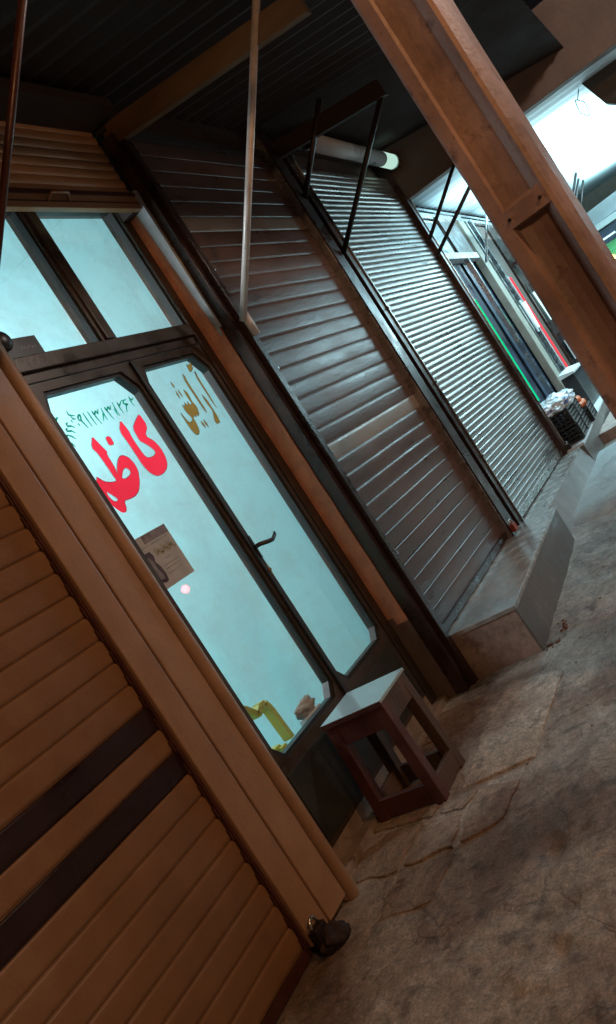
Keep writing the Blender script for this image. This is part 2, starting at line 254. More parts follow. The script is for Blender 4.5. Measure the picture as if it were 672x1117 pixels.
# ---------------------------------------------------------------- ground
def ground_mat(name='street_ground', gain=1.3, tint=(.96,1,1.04)):
    m = bpy.data.materials.new(name); m.use_nodes = True; nt = m.node_tree; N = nt.nodes; L = nt.links
    P = N['Principled BSDF']; tc = N.new('ShaderNodeTexCoord')
    def ns(s, d=10, r=.65, dist=0):
        n = N.new('ShaderNodeTexNoise'); n.inputs['Scale'].default_value = s; n.inputs['Detail'].default_value = d; n.inputs['Roughness'].default_value = r; n.inputs['Distortion'].default_value = dist
        L.new(tc.outputs['Object'], n.inputs[0]); return n.outputs[0]
    def ramp(src, stops):
        r = N.new('ShaderNodeValToRGB'); L.new(src, r.inputs[0]); e = r.color_ramp.elements
        e[0].position, e[0].color = stops[0][0], (*stops[0][1], 1); e[1].position, e[1].color = stops[-1][0], (*stops[-1][1], 1)
        for p, c in stops[1:-1]: q = e.new(p); q.color = (*c, 1)
        return r.outputs[0]
    def mix(f, a, b, mode='MIX'):
        x = N.new('ShaderNodeMix'); x.data_type = 'RGBA'; x.blend_type = mode
        if isinstance(f, float): x.inputs[0].default_value = f
        else: L.new(f, x.inputs[0])
        L.new(a, x.inputs[6]);
        if isinstance(b, tuple): x.inputs[7].default_value = (*b, 1)
        else: L.new(b, x.inputs[7])
        return x.outputs[2]
    big = ramp(ns(1.1, 6, .6, .4), [(.30, (.17,.115,.09)), (.44, (.31,.225,.18)), (.56, (.52,.45,.39)), (.72, (.27,.205,.17))])
    fine = ramp(ns(22, 12, .85), [(.34, (.35,.32,.30)), (.5, (.95,.95,.95)), (.66, (1.5,1.48,1.45))])
    c = mix(.85, big, fine, 'MULTIPLY')
    grit = ramp(ns(95, 6, .8), [(.32, (.4,.38,.36)), (.5, (.95,.95,.95)), (.68, (1.5,1.48,1.45))]); c = mix(.8, c, grit, 'MULTIPLY')
    blot = ramp(ns(5.5, 12, .8, .25), [(.40, (0,0,0)), (.47, (1,1,1))])
    blot2 = ramp(ns(9, 12, .85, .2), [(.58, (0,0,0)), (.66, (1,1,1))])
    inv = N.new('ShaderNodeInvert'); L.new(blot, inv.inputs[1])
    sc = N.new('ShaderNodeMath'); sc.operation = 'MULTIPLY'; sc.inputs[1].default_value = .48; L.new(inv.outputs[0], sc.inputs[0])
    c = mix(sc.outputs[0], c, (.05,.037,.03))
    sc2 = N.new('ShaderNodeMath'); sc2.operation = 'MULTIPLY'; sc2.inputs[1].default_value = .5; L.new(blot2, sc2.inputs[0])
    c = mix(sc2.outputs[0], c, (.34,.32,.29))
    vo = N.new('ShaderNodeTexVoronoi'); vo.feature = 'DISTANCE_TO_EDGE'; vo.inputs['Scale'].default_value = 1.3
    wv = N.new('ShaderNodeVectorMath'); wv.operation = 'ADD'
    nn = N.new('ShaderNodeTexNoise'); nn.inputs['Scale'].default_value = 3; nn.inputs['Detail'].default_value = 6; L.new(tc.outputs['Object'], nn.inputs[0])
    sc3 = N.new('ShaderNodeVectorMath'); sc3.operation = 'SCALE'; sc3.inputs['Scale'].default_value = .35; L.new(nn.outputs['Color'], sc3.inputs[0])
    L.new(tc.outputs['Object'], wv.inputs[0]); L.new(sc3.outputs[0], wv.inputs[1]); L.new(wv.outputs[0], vo.inputs[0])
    cr = ramp(vo.outputs['Distance'], [(.0, (.45,.45,.45)), (.009, (1,1,1))])
    c = mix(.55, c, cr, 'MULTIPLY')
    gn = N.new('ShaderNodeMix'); gn.data_type = 'RGBA'; gn.blend_type = 'MULTIPLY'; gn.inputs[0].default_value = 1; L.new(c, gn.inputs[6]); gn.inputs[7].default_value = (gain*tint[0], gain*tint[1], gain*tint[2], 1); c = gn.outputs[2]
    L.new(c, P.inputs['Base Color'])
    rr = N.new('ShaderNodeMapRange'); rr.inputs[1].default_value = .35; rr.inputs[2].default_value = .65; rr.inputs[3].default_value = .28; rr.inputs[4].default_value = .7
    L.new(ns(3.2, 8), rr.inputs[0]); L.new(rr.outputs[0], P.inputs['Roughness'])
    b1 = N.new('ShaderNodeBump'); b1.inputs['Strength'].default_value = .9; b1.inputs['Distance'].default_value = .06; L.new(ns(7, 14, .85, .15), b1.inputs['Height'])
    vp = N.new('ShaderNodeTexVoronoi'); vp.inputs['Scale'].default_value = 24; L.new(tc.outputs['Object'], vp.inputs[0])
    pr = ramp(vp.outputs['Distance'], [(.0, (0,0,0)), (.28, (1,1,1))]); b0 = N.new('ShaderNodeBump'); b0.inputs['Strength'].default_value = .5; b0.inputs['Distance'].default_value = .012; L.new(pr, b0.inputs['Height']); L.new(b1.outputs[0], b0.inputs['Normal'])
    b2 = N.new('ShaderNodeBump'); b2.inputs['Strength'].default_value = .9; b2.inputs['Distance'].default_value = .014; L.new(ns(38, 12, .8), b2.inputs['Height']); L.new(b0.outputs[0], b2.inputs['Normal'])
    b3 = N.new('ShaderNodeBump'); b3.inputs['Strength'].default_value = .3; b3.inputs['Distance'].default_value = .015
    L.new(cr, b3.inputs['Height']); L.new(b2.outputs[0], b3.inputs['Normal']); L.new(b3.outputs[0], P.inputs['Normal'])
    return m
M['ground'] = ground_mat()
M['ground_patch'] = ground_mat('pale_concrete_patch', 1.75, (.96,1,1.03)); M['ground_tile'] = ground_mat('worn_tile', 1.0, (1.05,.95,.88))
def gz(x, y):
    z = noise.noise(Vector((x*.9, y*.9, 0)))*.022 + noise.noise(Vector((x*3.1, y*3.1, 5)))*.010 + noise.noise(Vector((x*8, y*8, 9)))*.010 + noise.noise(Vector((x*19, y*19, 2)))*.007
    z -= .006
    k = max(0., min(1., (y-1.6)/.5))
    # pothole and a scuffed dip
    for hx, hy, hr, hd in ((2.50,1.39,.07,.03),(2.01,1.27,.05,.02),(2.9,1.1,.16,.015)):
        d2 = ((x-hx)**2 + ((y-hy)*1.4)**2)/hr**2
        z -= hd*math.exp(-d2)
    if x > 9: z += min(.08, (x-9)*.04)
    t = max(0., min(1., (x-2.2)/.2))*max(0., min(1., (4.5-x)/.2))*max(0., min(1., (y-1.45)/.2))
    z = z*(1-.5*k); return z*(1-.8*t) - .006*t
def spaced(a, b, n0, lo, hi, n1, n2):
    L = [a + (lo-a)*(i/n0)**.5 if False else a + (lo-a)*(1-(1-i/n0)**2) for i in range(n0)]
    L += [lo + (hi-lo)*i/n1 for i in range(n1)]
    L += [hi + (b-hi)*(i/n2)**2 for i in range(n2+1)]
    return L
bm = BM()
xs = spaced(-40, 120, 10, 1.2, 8, 380, 24); ys = spaced(-60, 8, 12, .0, 2.56, 150, 4)
G = [[bm.verts.new((x, y, gz(x, y))) for y in ys] for x in xs]
for i in range(len(xs)-1):
    for j in range(len(ys)-1): bm.faces.new((G[i][j], G[i+1][j], G[i+1][j+1], G[i][j+1]))
tag(build('ground', bm, M['ground'], smooth=True), kind='structure')
def slab(name, poly, z0, z1, mt, bev=.004, n=6, jag=.012, par=None, lab=None, cat=None, seed=0, tilt=(0,0)):
    P = []
    for i in range(len(poly)):
        a, b = Vector(poly[i]), Vector(poly[(i+1) % len(poly)])
        for k in range(n):
            p = a.lerp(b, k/n); w = noise.noise(Vector((p.x*9+seed, p.y*9, 3)))*jag*(1 if k else .5)
            t = (b-a).normalized(); P.append(p + Vector((-t.y, t.x))*w)
    c = sum(P, Vector((0, 0)))/len(P)
    bm = BM(); zt = lambda p: z1 + (p.x-c.x)*tilt[0] + (p.y-c.y)*tilt[1]
    hexa(bm, [(p.x, p.y, z0) for p in P], [(p.x, p.y, zt(p)) for p in P])
    return bm
# worn concrete patch in front of the step, and the loose tiles by the stool
bm = slab('p', [(3.20,1.60),(4.00,1.60),(4.14,1.93),(3.67,1.98),(3.14,1.95)], -.06, .003, None, jag=.03)
o = build('pavement', bm, M['ground_patch'], bevel=.006); tag(o, kind='structure')
tiles = [[(3.02,2.40),(3.34,2.42),(3.38,2.10),(3.0,2.06)], [(3.0,2.03),(3.36,2.07),(3.3,1.99),(3.10,1.86),(2.97,1.90)], [(2.66,2.42),(2.99,2.40),(2.97,2.10),(2.66,2.12)],
         [(2.68,2.09),(2.96,2.07),(2.94,1.90),(2.70,1.86)], [(3.40,2.42),(3.72,2.42),(3.74,2.12),(3.41,2.10)], [(3.76,2.42),(4.10,2.42),(4.10,2.10),(3.77,2.12)],
         [(2.72,1.83),(2.95,1.87),(3.10,1.82),(3.06,1.64),(2.80,1.66)], [(2.36,2.10),(2.63,2.10),(2.66,1.84),(2.40,1.86)]]
bm = BM()
for k, T in enumerate(tiles):
    b2 = slab('t', T, -.05, -.0005 + .005*random.random(), None, n=6, jag=.03, seed=k*7, tilt=(random.uniform(-.02,.02), random.uniform(-.02,.02)))
    me = bpy.data.meshes.new('t'); b2.to_mesh(me); b2.free(); bm.from_mesh(me); bpy.data.meshes.remove(me)
tag(build('path', bm, M['ground_tile'], bevel=.004), kind='structure')
# concrete ramp / drain cover by the further step
bm = BM(); n = 14; R = []
for i in range(n+1):
    t = i/n; x = 6.75 + t*2.9; row = []
    for j in range(9):
        s = j/8; y0 = 2.0 + (x-6.75)*.10; y = y0 - s*1.5; h = .04 + .055*math.sin(math.pi*min(1, s*1.25))*math.sin(math.pi*t)**.5 + noise.noise(Vector((x*3, y*3, 1)))*.012
        if i in (0, n) or j == 8: h = -.05
        row.append(bm.verts.new((x, y, h)))
    R.append(row)
for i in range(n):
    for j in range(8): bm.faces.new((R[i][j], R[i+1][j], R[i+1][j+1], R[i][j+1]))
tag(build('ramp', bm, M['concrete'], smooth=True), kind='structure')
bm = BM(); box(bm, 10.0, 14.0, .6, 2.12, -.02, .14); tag(build('pavement', bm, M['step_face'], bevel=.01), kind='structure')
# little stones and brick crumbs
def pebble(x, y, r, mt, lab, grp, cat):
    b = BM(); bmesh.ops.create_icosphere(b, subdivisions=2, radius=r)
    for v in b.verts: v.co *= 1 + .35*noise.noise(v.co*(1.2/r) + Vector((x*9, y*7, 0))); v.co.z *= .6
    o = build('stone', b, mt, smooth=False); o.location = (x, y, gz(x, y) + r*.35); tag(o, lab, cat, grp); return o
# ---------------------------------------------------------------- the building and its street front
def curtain(bm, x0, x1, y, z0, n, pitch, style, mi=lambda i: 0, wob=.0012, seed=0, seg=10):
    prof = {'wide': [(0,.003),(.02,.008),(.045,.002),(.07,-.0010),(.2,-.0022),(.4,-.0034),(.62,-.0040),(.8,-.0046),(.93,-.0050),(.975,-.0035),(1,.003)],
            'fine': [(0,.004),(.08,-.001),(.35,-.006),(.65,-.006),(.92,-.001),(1,.004)],
            'round': [(0,.0025),(.02,.0035),(.035,.0012),(.10,-.0002),(.22,-.0010),(.42,-.0018),(.62,-.0024),(.8,-.0026),(.95,-.0022),(.985,-.0002),(1,.0025)],
            'round2': [(0,.004),(.06,.002),(.12,.0),(.25,-.0028),(.45,-.0042),(.62,-.0040),(.8,-.0022),(.92,.0),(.97,.002),(1,.004)],
            'double': [(0,.006),(.04,.001),(.12,-.003),(.25,-.0055),(.38,-.004),(.46,-.0005),(.5,.001),(.54,-.0005),(.64,-.004),(.75,-.0055),(.88,-.003),(.96,.001),(1,.006)]}[style]
    for i in range(n):
        zb = z0 + i*pitch; tilt = random.uniform(-1, 1)*.0012; off = random.uniform(-1, 1)*.0008
        cols = []
        for k in range(seg+1):
            x = x0 + (x1-x0)*k/seg
            w = noise.noise(Vector((x*2.2+seed, i*.55, seed)))*wob*2 + noise.noise(Vector((x*7+seed, i*1.7, 4)))*wob
            dz = noise.noise(Vector((x*1.3+seed, i*.3, 11)))*.002
            cols.append([bm.verts.new((x, y + d + off + w + tilt*(t-.5)*2, zb + t*pitch + dz)) for t, d in prof])
        for k in range(seg):
            for j in range(len(prof)-1):
                f = bm.faces.new((cols[k][j], cols[k+1][j], cols[k+1][j+1], cols[k][j+1])); f.material_index = mi(i); f.smooth = True

# --- building shell: walls behind and above the fronts (each wall stretch kept clear of the openings)
bld = thing('building', 'dingy brown rendered building wall that carries the row of shop fronts', 'building', (4, 2.6, 0))
bm = BM()
box(bm, -3, 2.60, 2.42, 2.60, -.1, 6.0)
box(bm, 2.60, 4.60, 2.60, 2.72, 3.60, 6.0)
box(bm, 2.60, 4.60, 2.40, 2.60, 3.86, 6.0)
box(bm, 4.50, 9.10, 2.36, 2.50, -.1, 6.0)
box(bm, 4.62, 9.10, 2.50, 2.62, -.1, 6.0)
build('wall', bm, M['wall'], bld)
# barber room behind the glass
bm = BM()
X0, X1, Y0, Y1, Z0, Z1 = 1.4, 4.60, 2.62, 6.0, .03, 4.5
q = [(X0,Y0,Z0),(X1,Y0,Z0),(X1,Y1,Z0),(X0,Y1,Z0),(X0,Y0,Z1),(X1,Y0,Z1),(X1,Y1,Z1),(X0,Y1,Z1)]
box(bm, X0-.1, X0, 2.72, Y1, Z0, Z1); box(bm, X1-.02, X1+.08, 2.722, Y1, Z0, Z1); box(bm, X0-.1, X1+.08, Y1, Y1+.1, Z0, Z1)
box(bm, X0-.1, X1+.08, 2.722, Y1+.1, Z1, Z1+.1); box(bm, X0-.1, X1+.08, 2.56, Y1+.1, -.08, Z0)
box(bm, 4.279, 4.578, 2.541, 5.99, .0, 3.598); box(bm, 4.279, 4.578, 2.73, 5.99, 3.599, 4.49)
build('interior_wall', bm, M['plaster'], bld)

# --- brick pier between barber and brown shutter
pier = BM()
prism = [(4.278, 2.345), (4.50, 2.345), (4.50, 2.54), (4.278, 2.54)]
nz = 70
rows = []
for k in range(nz+1):
    z = -.02 + 3.42*k/nz
    r = []
    for a, b in ((0, 1), (1, 2), (2, 3), (3, 0)):
        for t in range(5):
            px = prism[a][0] + (prism[b][0]-prism[a][0])*t/5; py = prism[a][1] + (prism[b][1]-prism[a][1])*t/5
            d = noise.noise(Vector((py*14, z*9, px*9)))*.007 + (-.006 if z > 2.55 and abs(((z-2.55) % .24)-.12) > .112 else 0)
            r.append(pier.verts.new((px - (d if a == 3 else 0), py + (d*.5 if a == 0 else 0), z)))
    rows.append(r)
for k in range(nz):
    for j in range(20): pier.faces.new((rows[k][j], rows[k][(j+1) % 20], rows[k+1][(j+1) % 20], rows[k+1][j])).material_index = int(k < 11 + 3*noise.noise(Vector((j*.5, 1, 2))))
pier.faces.new(rows[0][::-1]); pier.faces.new(rows[-1])
pt = thing('wall_pier', 'narrow orange brick pier between the lit glass shop front and the brown shutter', 'wall pier', (4.39, 2.44, 0))
build('brickwork', pier, [M['pier'], M['wall']], pt)
bm = BM(); hexa(bm, [(4.262,2.325,2.50),(4.282,2.325,2.50),(4.282,2.344,2.50),(4.262,2.344,2.50)], [(4.255,2.315,3.40),(4.285,2.315,3.40),(4.285,2.344,3.40),(4.255,2.35,3.40)])
hexa(bm, [(4.270,2.344,2.46),(4.2775,2.344,2.46),(4.2775,2.36,2.46),(4.270,2.36,2.46)], [(4.262,2.344,3.40),(4.2775,2.344,3.40),(4.2775,2.395,3.40),(4.262,2.395,3.40)])
build('pale_edge', bm, M['pale'], pt)  # thin tapering strip in a paler colour along the pier's upper edge

# ---------------------------------------------------------------- barber shop front (glass 2.50)
Y = 2.50
sf = thing('shop_front', 'lit glass shop front with bronze frame, two lettered doors and transom windows', 'shop front', (3.4, Y, 0))
bm = BM()
box(bm, 2.62, 2.76, 2.46, 2.56, .0, 3.46); box(bm, 4.20, 4.276, 2.455, 2.56, .0, 3.46)      # jambs
box(bm, 2.76, 4.20, 2.46, 2.56, 3.39, 3.46)                                               # head
box(bm, 2.76, 4.20, 2.452, 2.56, 2.545, 2.616); box(bm, 2.76, 4.20, 2.475, 2.56, 2.495, 2.545)    # transom rail
box(bm, 3.432, 3.545, 2.462, 2.56, 2.616, 3.39)                                            # transom mullion
box(bm, 3.455, 3.515, 2.448, 2.462, 2.62, 3.385)
build('frame', bm, M['alu'], sf, bevel=.004)
for x0, x1 in ((2.76, 3.432), (3.545, 4.20)):
    bm = BM(); ring_xz(bm, [(x0,2.616),(x1,2.616),(x1,3.39),(x0,3.39)], [(x0+.012,2.628),(x1-.012,2.628),(x1-.012,3.378),(x0+.012,3.378)], 2.478, 2.52); build('gasket', bm, M['gasket'], sf)
for x0, x1 in ((2.76, 3.432), (3.545, 4.20)):
    bm = BM(); box(bm, x0+.004, x1-.004, Y-.003, Y+.003, 2.62, 3.386)
    w = build('transom_window', bm, M['pane'], sf)
bm = BM(); box(bm, 2.76, 4.20, 2.472, 2.56, .0, .098); box(bm, 2.62, 4.276, 2.40, 2.50, -.03, .03)
build('threshold', bm, M['tile'], sf, bevel=.004)

def octo(x0, x1, z0, z1, cx, cz):
    return [(x0+cx, z0), (x1-cx, z0), (x1, z0+cz), (x1, z1-cz*1.6), (x1-cx*1.3, z1), (x0+cx*.6, z1), (x0, z1-cz*1.2), (x0, z0+cz)]
def rect8(x0, x1, z0, z1, o):
    return [(o[0][0], z0), (o[1][0], z0), (x1, o[2][1]), (x1, o[3][1]), (o[4][0], z1), (o[5][0], z1), (x0, o[6][1]), (x0, o[7][1])]
def door(gx0, gx1, sx0, sx1, lab):
    gl = octo(gx0, gx1, .54, 2.428, .055, .062)
    r = rect8(sx0, sx1, .10, 2.488, gl)
    # a mid rectangle so the rim reads as a stepped profile
    gl2 = octo(gx0-.018, gx1+.018, .522, 2.446, .055, .062)
    bm = BM()
    # outer corners squared off: frame ring + corner fillers
    ring_xz(bm, r, gl2, 2.468, 2.53)
    for a, c, b in ((1, (sx1, .10), 2), (3, (sx1, 2.488), 4), (5, (sx0, 2.488), 6), (7, (sx0, .10), 0)):
        prism_xz(bm, [r[a], c, r[b]], 2.468, 2.53)
    d = build('door', bm, M['alu'], sf); tag(d, lab)
    bm = BM(); ring_xz(bm, gl2, gl, 2.480, 2.522); build('gasket', bm, M['gasket'], d)
    bm = BM(); prism_xz(bm, octo(gx0-.004, gx1+.004, .536, 2.432, .055, .062), Y-.003, Y+.003); build('pane', bm, M['pane'], d)
    bm = BM(); box(bm, sx0+.05, sx1-.05, 2.462, 2.468, .13, .468); build('kick_panel', bm, M['kick'], d, bevel=.002)
    return d
d1 = door(2.846, 3.478, 2.764, 3.522, 'left door with red name and green phone number on its glass')
d2 = door(3.590, 4.150, 3.534, 4.196, 'right door with gold vertical lettering and a lever handle')
bm = BM(); box(bm, 3.515, 3.541, 2.452, 2.466, .11, 2.48); build('meeting_strip', bm, M['gasket'], sf, bevel=.003)
bm = BM(); tube(bm, [(3.540,2.466,1.365),(3.545,2.42,1.365),(3.575,2.395,1.355),(3.62,2.39,1.348),(3.67,2.395,1.362),(3.685,2.40,1.372)], [.012,.012,.012,.011,.010,.008]); box(bm, 3.528, 3.556, 2.452, 2.468, 1.30, 1.43)
build('handle', bm, M['black_pl'], d2)
bm = BM(); box(bm, 3.528, 3.556, 2.455, 2.467, 1.20, 1.26); tube(bm, [(3.542,2.467,1.23),(3.542,2.445,1.23)], .010); build('lock', bm, M['brass'], d2)

def inset(P, k):
    c = [sum(p[0] for p in P)/len(P), sum(p[1] for p in P)/len(P)]
    return P
lettering('lettering', RED, RED_HOLES, Y-.0050, M['red_paint'], d1, 1)
# thin plum outline: the same letters, slightly fattened, just behind
def fatten(P, k, hole=False):
    n = len(P); A = sum(P[i][0]*P[(i+1) % n][1]-P[(i+1) % n][0]*P[i][1] for i in range(n)); s = 1 if A > 0 else -1
    if hole: s = -s
    Q = []
    for i in range(n):
        a, b, c = Vector(P[i-1]), Vector(P[i]), Vector(P[(i+1) % n])
        t = (c-a).normalized(); Q.append(tuple(b + Vector((t.y, -t.x))*k*s))
    return Q
lettering('lettering_outline', [fatten(p, .0030) for p in RED] + RED, RED_HOLES + [fatten(p, .0026, True) for p in RED_HOLES], Y-.0042, M['plum'], d1, 1)
bm = BM()
for i, q in enumerate(strokes(DIGITS, .0048)): bm.faces.new([bm.verts.new((x, Y-.0045-i*.00004, z)) for x, z in q])
build('phone_number', bm, M['green_txt'], d1)
lettering('lettering', [fatten(p, -.0010) for p in GOLD], [], Y-.0050, M['gold'], d2, 1)
lettering('lettering_outline', [fatten(p, .0024) for p in GOLD] + [fatten(p, -.0010) for p in GOLD], [], Y-.0042, M['dark_green'], d2, 1)

# poster on the left door
po = thing('poster', 'grey paper poster with olive script taped to the left glass door under the red name', 'poster', (2.96, Y-.006, 1.44))
bm = BM(); box(bm, 2.828, 3.088, Y-.0075, Y-.0045, 1.436, 1.696); build('sheet', bm, M['paper'], po)
bm = BM(); box(bm, 2.90, 3.086, Y-.0085, Y-.0076, 1.655, 1.694); build('header_band', bm, M['photo_grey'], po)
blob = [(2.833,1.617),(2.895,1.617),(2.905,1.59),(2.893,1.565),(2.905,1.54),(2.912,1.50),(2.905,1.468),(2.89,1.462),(2.86,1.47),(2.832,1.466)]
bm = BM(); prism_xz(bm, blob, Y-.0090, Y-.0078); build('picture', bm, M['photo_dark'], po)
blob = [(2.838,1.585),(2.865,1.598),(2.882,1.57),(2.880,1.53),(2.893,1.50),(2.885,1.478),(2.86,1.485),(2.84,1.48)]
bm = BM(); prism_xz(bm, blob, Y-.0102, Y-.0092); build('picture_highlight', bm, M['photo_grey'], po)
random.seed(3)
sc = []
for k in range(10):
    x = 2.925 + k*.0145; z = 1.600 + .008*math.sin(k*1.9)
    sc.append([(x, z+.016), (x+.004, z-.004), (x+.014, z-.010), (x+.018, z+.004)]); sc.append([(x+.002, z-.014), (x+.007, z-.018)])
lettering('script', strokes(sc, .0024), [], Y-.0088, M['olive'], po)
lettering('small_print', strokes([[(2.965,1.556),(3.02,1.558)], [(2.93,1.53),(3.06,1.532)], [(2.93,1.512),(3.05,1.513)], [(2.93,1.642),(3.075,1.645)], [(2.85,1.642),(2.92,1.641)], [(2.93,1.49),(3.03,1.491)]], .0011), [], Y-.0088, M['ink'], po)
# little black sign in the transom corner
sg = thing('sign', 'small black plate with faint pale marks standing in the corner of the left transom window', 'sign', (2.93, 2.49, 2.616))
bm = BM(); box(bm, 2.80, 3.023, 2.470, 2.492, 2.617, 2.715); build('plate', bm, M['black_pl'], sg, bevel=.002)
lettering('marks', strokes([[(2.90+i*.016, 2.655+.004*(i%2)), (2.906+i*.016, 2.672-.003*(i%3))] for i in range(6)], .0018), [], 2.4685, M['fascia'], sg)
bm = BM(); bmesh.ops.create_uvsphere(bm, u_segments=20, v_segments=12, radius=.048)
for v in bm.verts: v.co = Vector((v.co.x*1.0+2.80, v.co.y*.5+2.45, v.co.z+2.70))
tag(build('lamp_cover', bm, M['black_pl'], smooth=True), 'round black cover beside the small black plate at the transom', 'lamp cover')

# things inside the barber shop
ch = thing('plastic_chair', 'yellow-green plastic armchair inside the lit shop behind the left door', 'chair', (3.22, 3.12, .03))
bm = BM(); box(bm, 3.00, 3.44, 2.93, 3.33, .40, .425); build('seat', bm, M['lime'], ch, bevel=.01)
for x, y, dx, dy in ((3.43,2.93,.02,-.02),(3.43,3.33,.02,.02),(3.02,2.95,-.03,-.02),(3.02,3.31,-.03,.02)):
    bm = BM(); hexa(bm, [(x+dx-.022,y+dy-.022,.032),(x+dx+.022,y+dy-.022,.032),(x+dx+.022,y+dy+.022,.032),(x+dx-.022,y+dy+.022,.032)], [(x-.026,y-.026,.41),(x+.026,y-.026,.41),(x+.026,y+.026,.41),(x-.026,y+.026,.41)]); build('leg', bm, M['lime'], ch, bevel=.006)
bm = BM()
for k in range(5):
    y = 2.96 + k*.08; hexa(bm, [(3.02,y,.43),(3.04,y,.43),(3.04,y+.05,.43),(3.02,y+.05,.43)], [(2.93,y,.80),(2.95,y,.80),(2.95,y+.05,.80),(2.93,y+.05,.80)])
hexa(bm, [(2.925,2.92,.79),(2.955,2.92,.79),(2.955,3.34,.79),(2.925,3.34,.79)], [(2.90,2.92,.88),(2.93,2.92,.88),(2.93,3.34,.88),(2.90,3.34,.88)])
build('backrest', bm, M['lime'], ch, bevel=.006)
for y in (2.90, 3.34):
    bm = BM(); w = .028
    pts = [(2.94,.80),(3.16,.785),(3.30,.70),(3.365,.628),(3.41,.652),(3.455,.648),(3.475,.60),(3.49,.41)]
    for a, b in zip(pts[:-1], pts[1:]):
        t = Vector((b[0]-a[0], b[1]-a[1])).normalized(); nn = Vector((-t.y, t.x))*.017
        hexa(bm, [(a[0]-nn.x,y-w,a[1]-nn.y),(a[0]+nn.x,y-w,a[1]+nn.y),(a[0]+nn.x,y+w,a[1]+nn.y),(a[0]-nn.x,y+w,a[1]-nn.y)], [(b[0]-nn.x,y-w,b[1]-nn.y),(b[0]+nn.x,y-w,b[1]+nn.y),(b[0]+nn.x,y+w,b[1]+nn.y),(b[0]-nn.x,y+w,b[1]-nn.y)])
    build('armrest', bm, M['lime'], ch)
bm = BM(); hexa(bm, [(3.28,2.57,.44),(3.44,2.57,.44),(3.44,2.62,.44),(3.28,2.62,.44)], [(3.28,2.57,.53),(3.44,2.57,.53),(3.44,2.62,.53),(3.28,2.62,.53)])
for x0 in (3.28, 3.41): box(bm, x0, x0+.03, 2.572, 2.60, .031, .439)
tag(build('low_stand', bm, M['white_pl'], bevel=.004), 'small white stand behind the bottom of the left glass door', 'stand')
bm = BM(); bmesh.ops.create_icosphere(bm, subdivisions=4, radius=.08)
for v in bm.verts:
    n_ = noise.noise(v.co*22)*.45 + noise.noise(v.co*60)*.22; v.co *= 1 + n_; v.co = Vector((v.co.x*1.05+3.36, v.co.y*.35+2.595, v.co.z*.48+.566))
tag(build('crumpled_bag', bm, M['cream'], smooth=True), 'crumpled pale bag just inside the glass at the bottom of the left door', 'bag')
def tube_lamp(p, axis, L, P, lab, grp, w=.3, col=COOL, up=0, mt='tube_e', face=(0,0,-1)):
    t = thing('tube_light_or_roller', lab, 'light', p, grp); a = Vector(axis); e = a*L/2; p = Vector(p)
    bm = BM(); tube(bm, [p-e, p+e], .016, 12); build('tube', bm, M[mt], t)
    bm = BM(); u = Vector((0,0,1)); s = a.cross(u).normalized()
    c = [p - e*1.03 + u*.06 + s*k1*.012 + u*k2*.012 for k1, k2 in ((-1,0),(1,0),(.6,1),(-.6,1))]; d = [q + e*2.06 for q in c]
    hexa(bm, c, d); build('housing', bm, M['white_pl'], t)
    ld = bpy.data.lights.new('tube_lamp', 'AREA'); ld.shape = 'RECTANGLE'; ld.size = L; ld.size_y = w; ld.energy = P; ld.color = col
    lo = bpy.data.objects.new('lamp', ld); COL.objects.link(lo); lo.parent = t; lo.location = (0, 0, -.04)
    z = -Vector(face); y_ = z.cross(a).normalized(); x_ = y_.cross(z)
    mm = Matrix((x_, y_, z)).transposed(); lo.rotation_euler = mm.to_euler()
    if up:
        l2 = ld.copy(); l2.energy = up; l2.size = 2.2; l2.size_y = 2.0; o2 = bpy.data.objects.new('lamp', l2); COL.objects.link(o2); o2.parent = t; o2.location = (0, 0, .035)
        mm = Matrix((x_, -y_, -z)).transposed(); o2.rotation_euler = mm.to_euler()
    return t
tube_lamp((3.0, 4.6, 3.4), (1,0,0), 1.2, P_ROOM, 'white tube light inside the barber shop', 'tube lights inside the barber shop', .5, (.88,.97,1.0), face=(.35,-.5,-.6))
tube_lamp((2.4, 4.9, 2.6), (0,1,0), 1.2, P_ROOM*.8, 'white tube light inside the barber shop', 'tube lights inside the barber shop', .5, (.88,.97,1.0), face=(.8,-.5,-.2))

# ---------------------------------------------------------------- shutters
def padlock(x, y, z, s, lab, mt='iron'):
    t = thing('padlock', lab, 'padlock', (x, y, z))
    bm = BM(); box(bm, x-.03*s, x+.03*s, y-.016*s, y+.016*s, z, z+.055*s); build('body', bm, M[mt], t, bevel=.004)
    bm = BM(); tube(bm, [(x+.02*s*math.cos(a), y, z+.055*s+.03*s*math.sin(a)) for a in [k*math.pi/8 for k in range(9)]], .0055*s, 8); build('shackle', bm, M['chrome'], t)
    return t
# near tan shutter
rs = thing('roller_shutter', 'large closed tan shutter with two black slats, nearest at the lower left', 'roller shutter', (1.2, 2.34, 0))
bm = BM(); curtain(bm, -1.2, 2.262, 2.340, .0585, 34, .0975, 'wide', lambda i: 1 if i in (8, 10) else 0, .001, 1, 24); build('curtain', bm, [M['tan_slat'], M['black_slat']], rs)
bm = BM(); box(bm, -1.2, 2.25, 2.335, 2.36, .015, .0585); build('bottom_rail', bm, M['maroon'], rs, bevel=.003)
bm = BM()
box(bm, 2.243, 2.372, 2.300, 2.42, .045, 3.5); box(bm, 2.372, 2.392, 2.322, 2.42, .045, 3.5); box(bm, 2.392, 2.545, 2.308, 2.42, .03, 3.5)
tube(bm, [(2.585, 2.318, -.01), (2.585, 2.318, 3.5)], .034, 18); box(bm, 2.548, 2.618, 2.322, 2.48, .0, 3.5)
o = build('guide_rail', bm, M['tan'], rs, bevel=.006)
bm = BM(); box(bm, 2.228, 2.243, 2.318, 2.34, .05, 3.5)
for k in range(36): box(bm, 2.222, 2.236, 2.326, 2.346, .05+k*.0975, .05+k*.0975+.05)
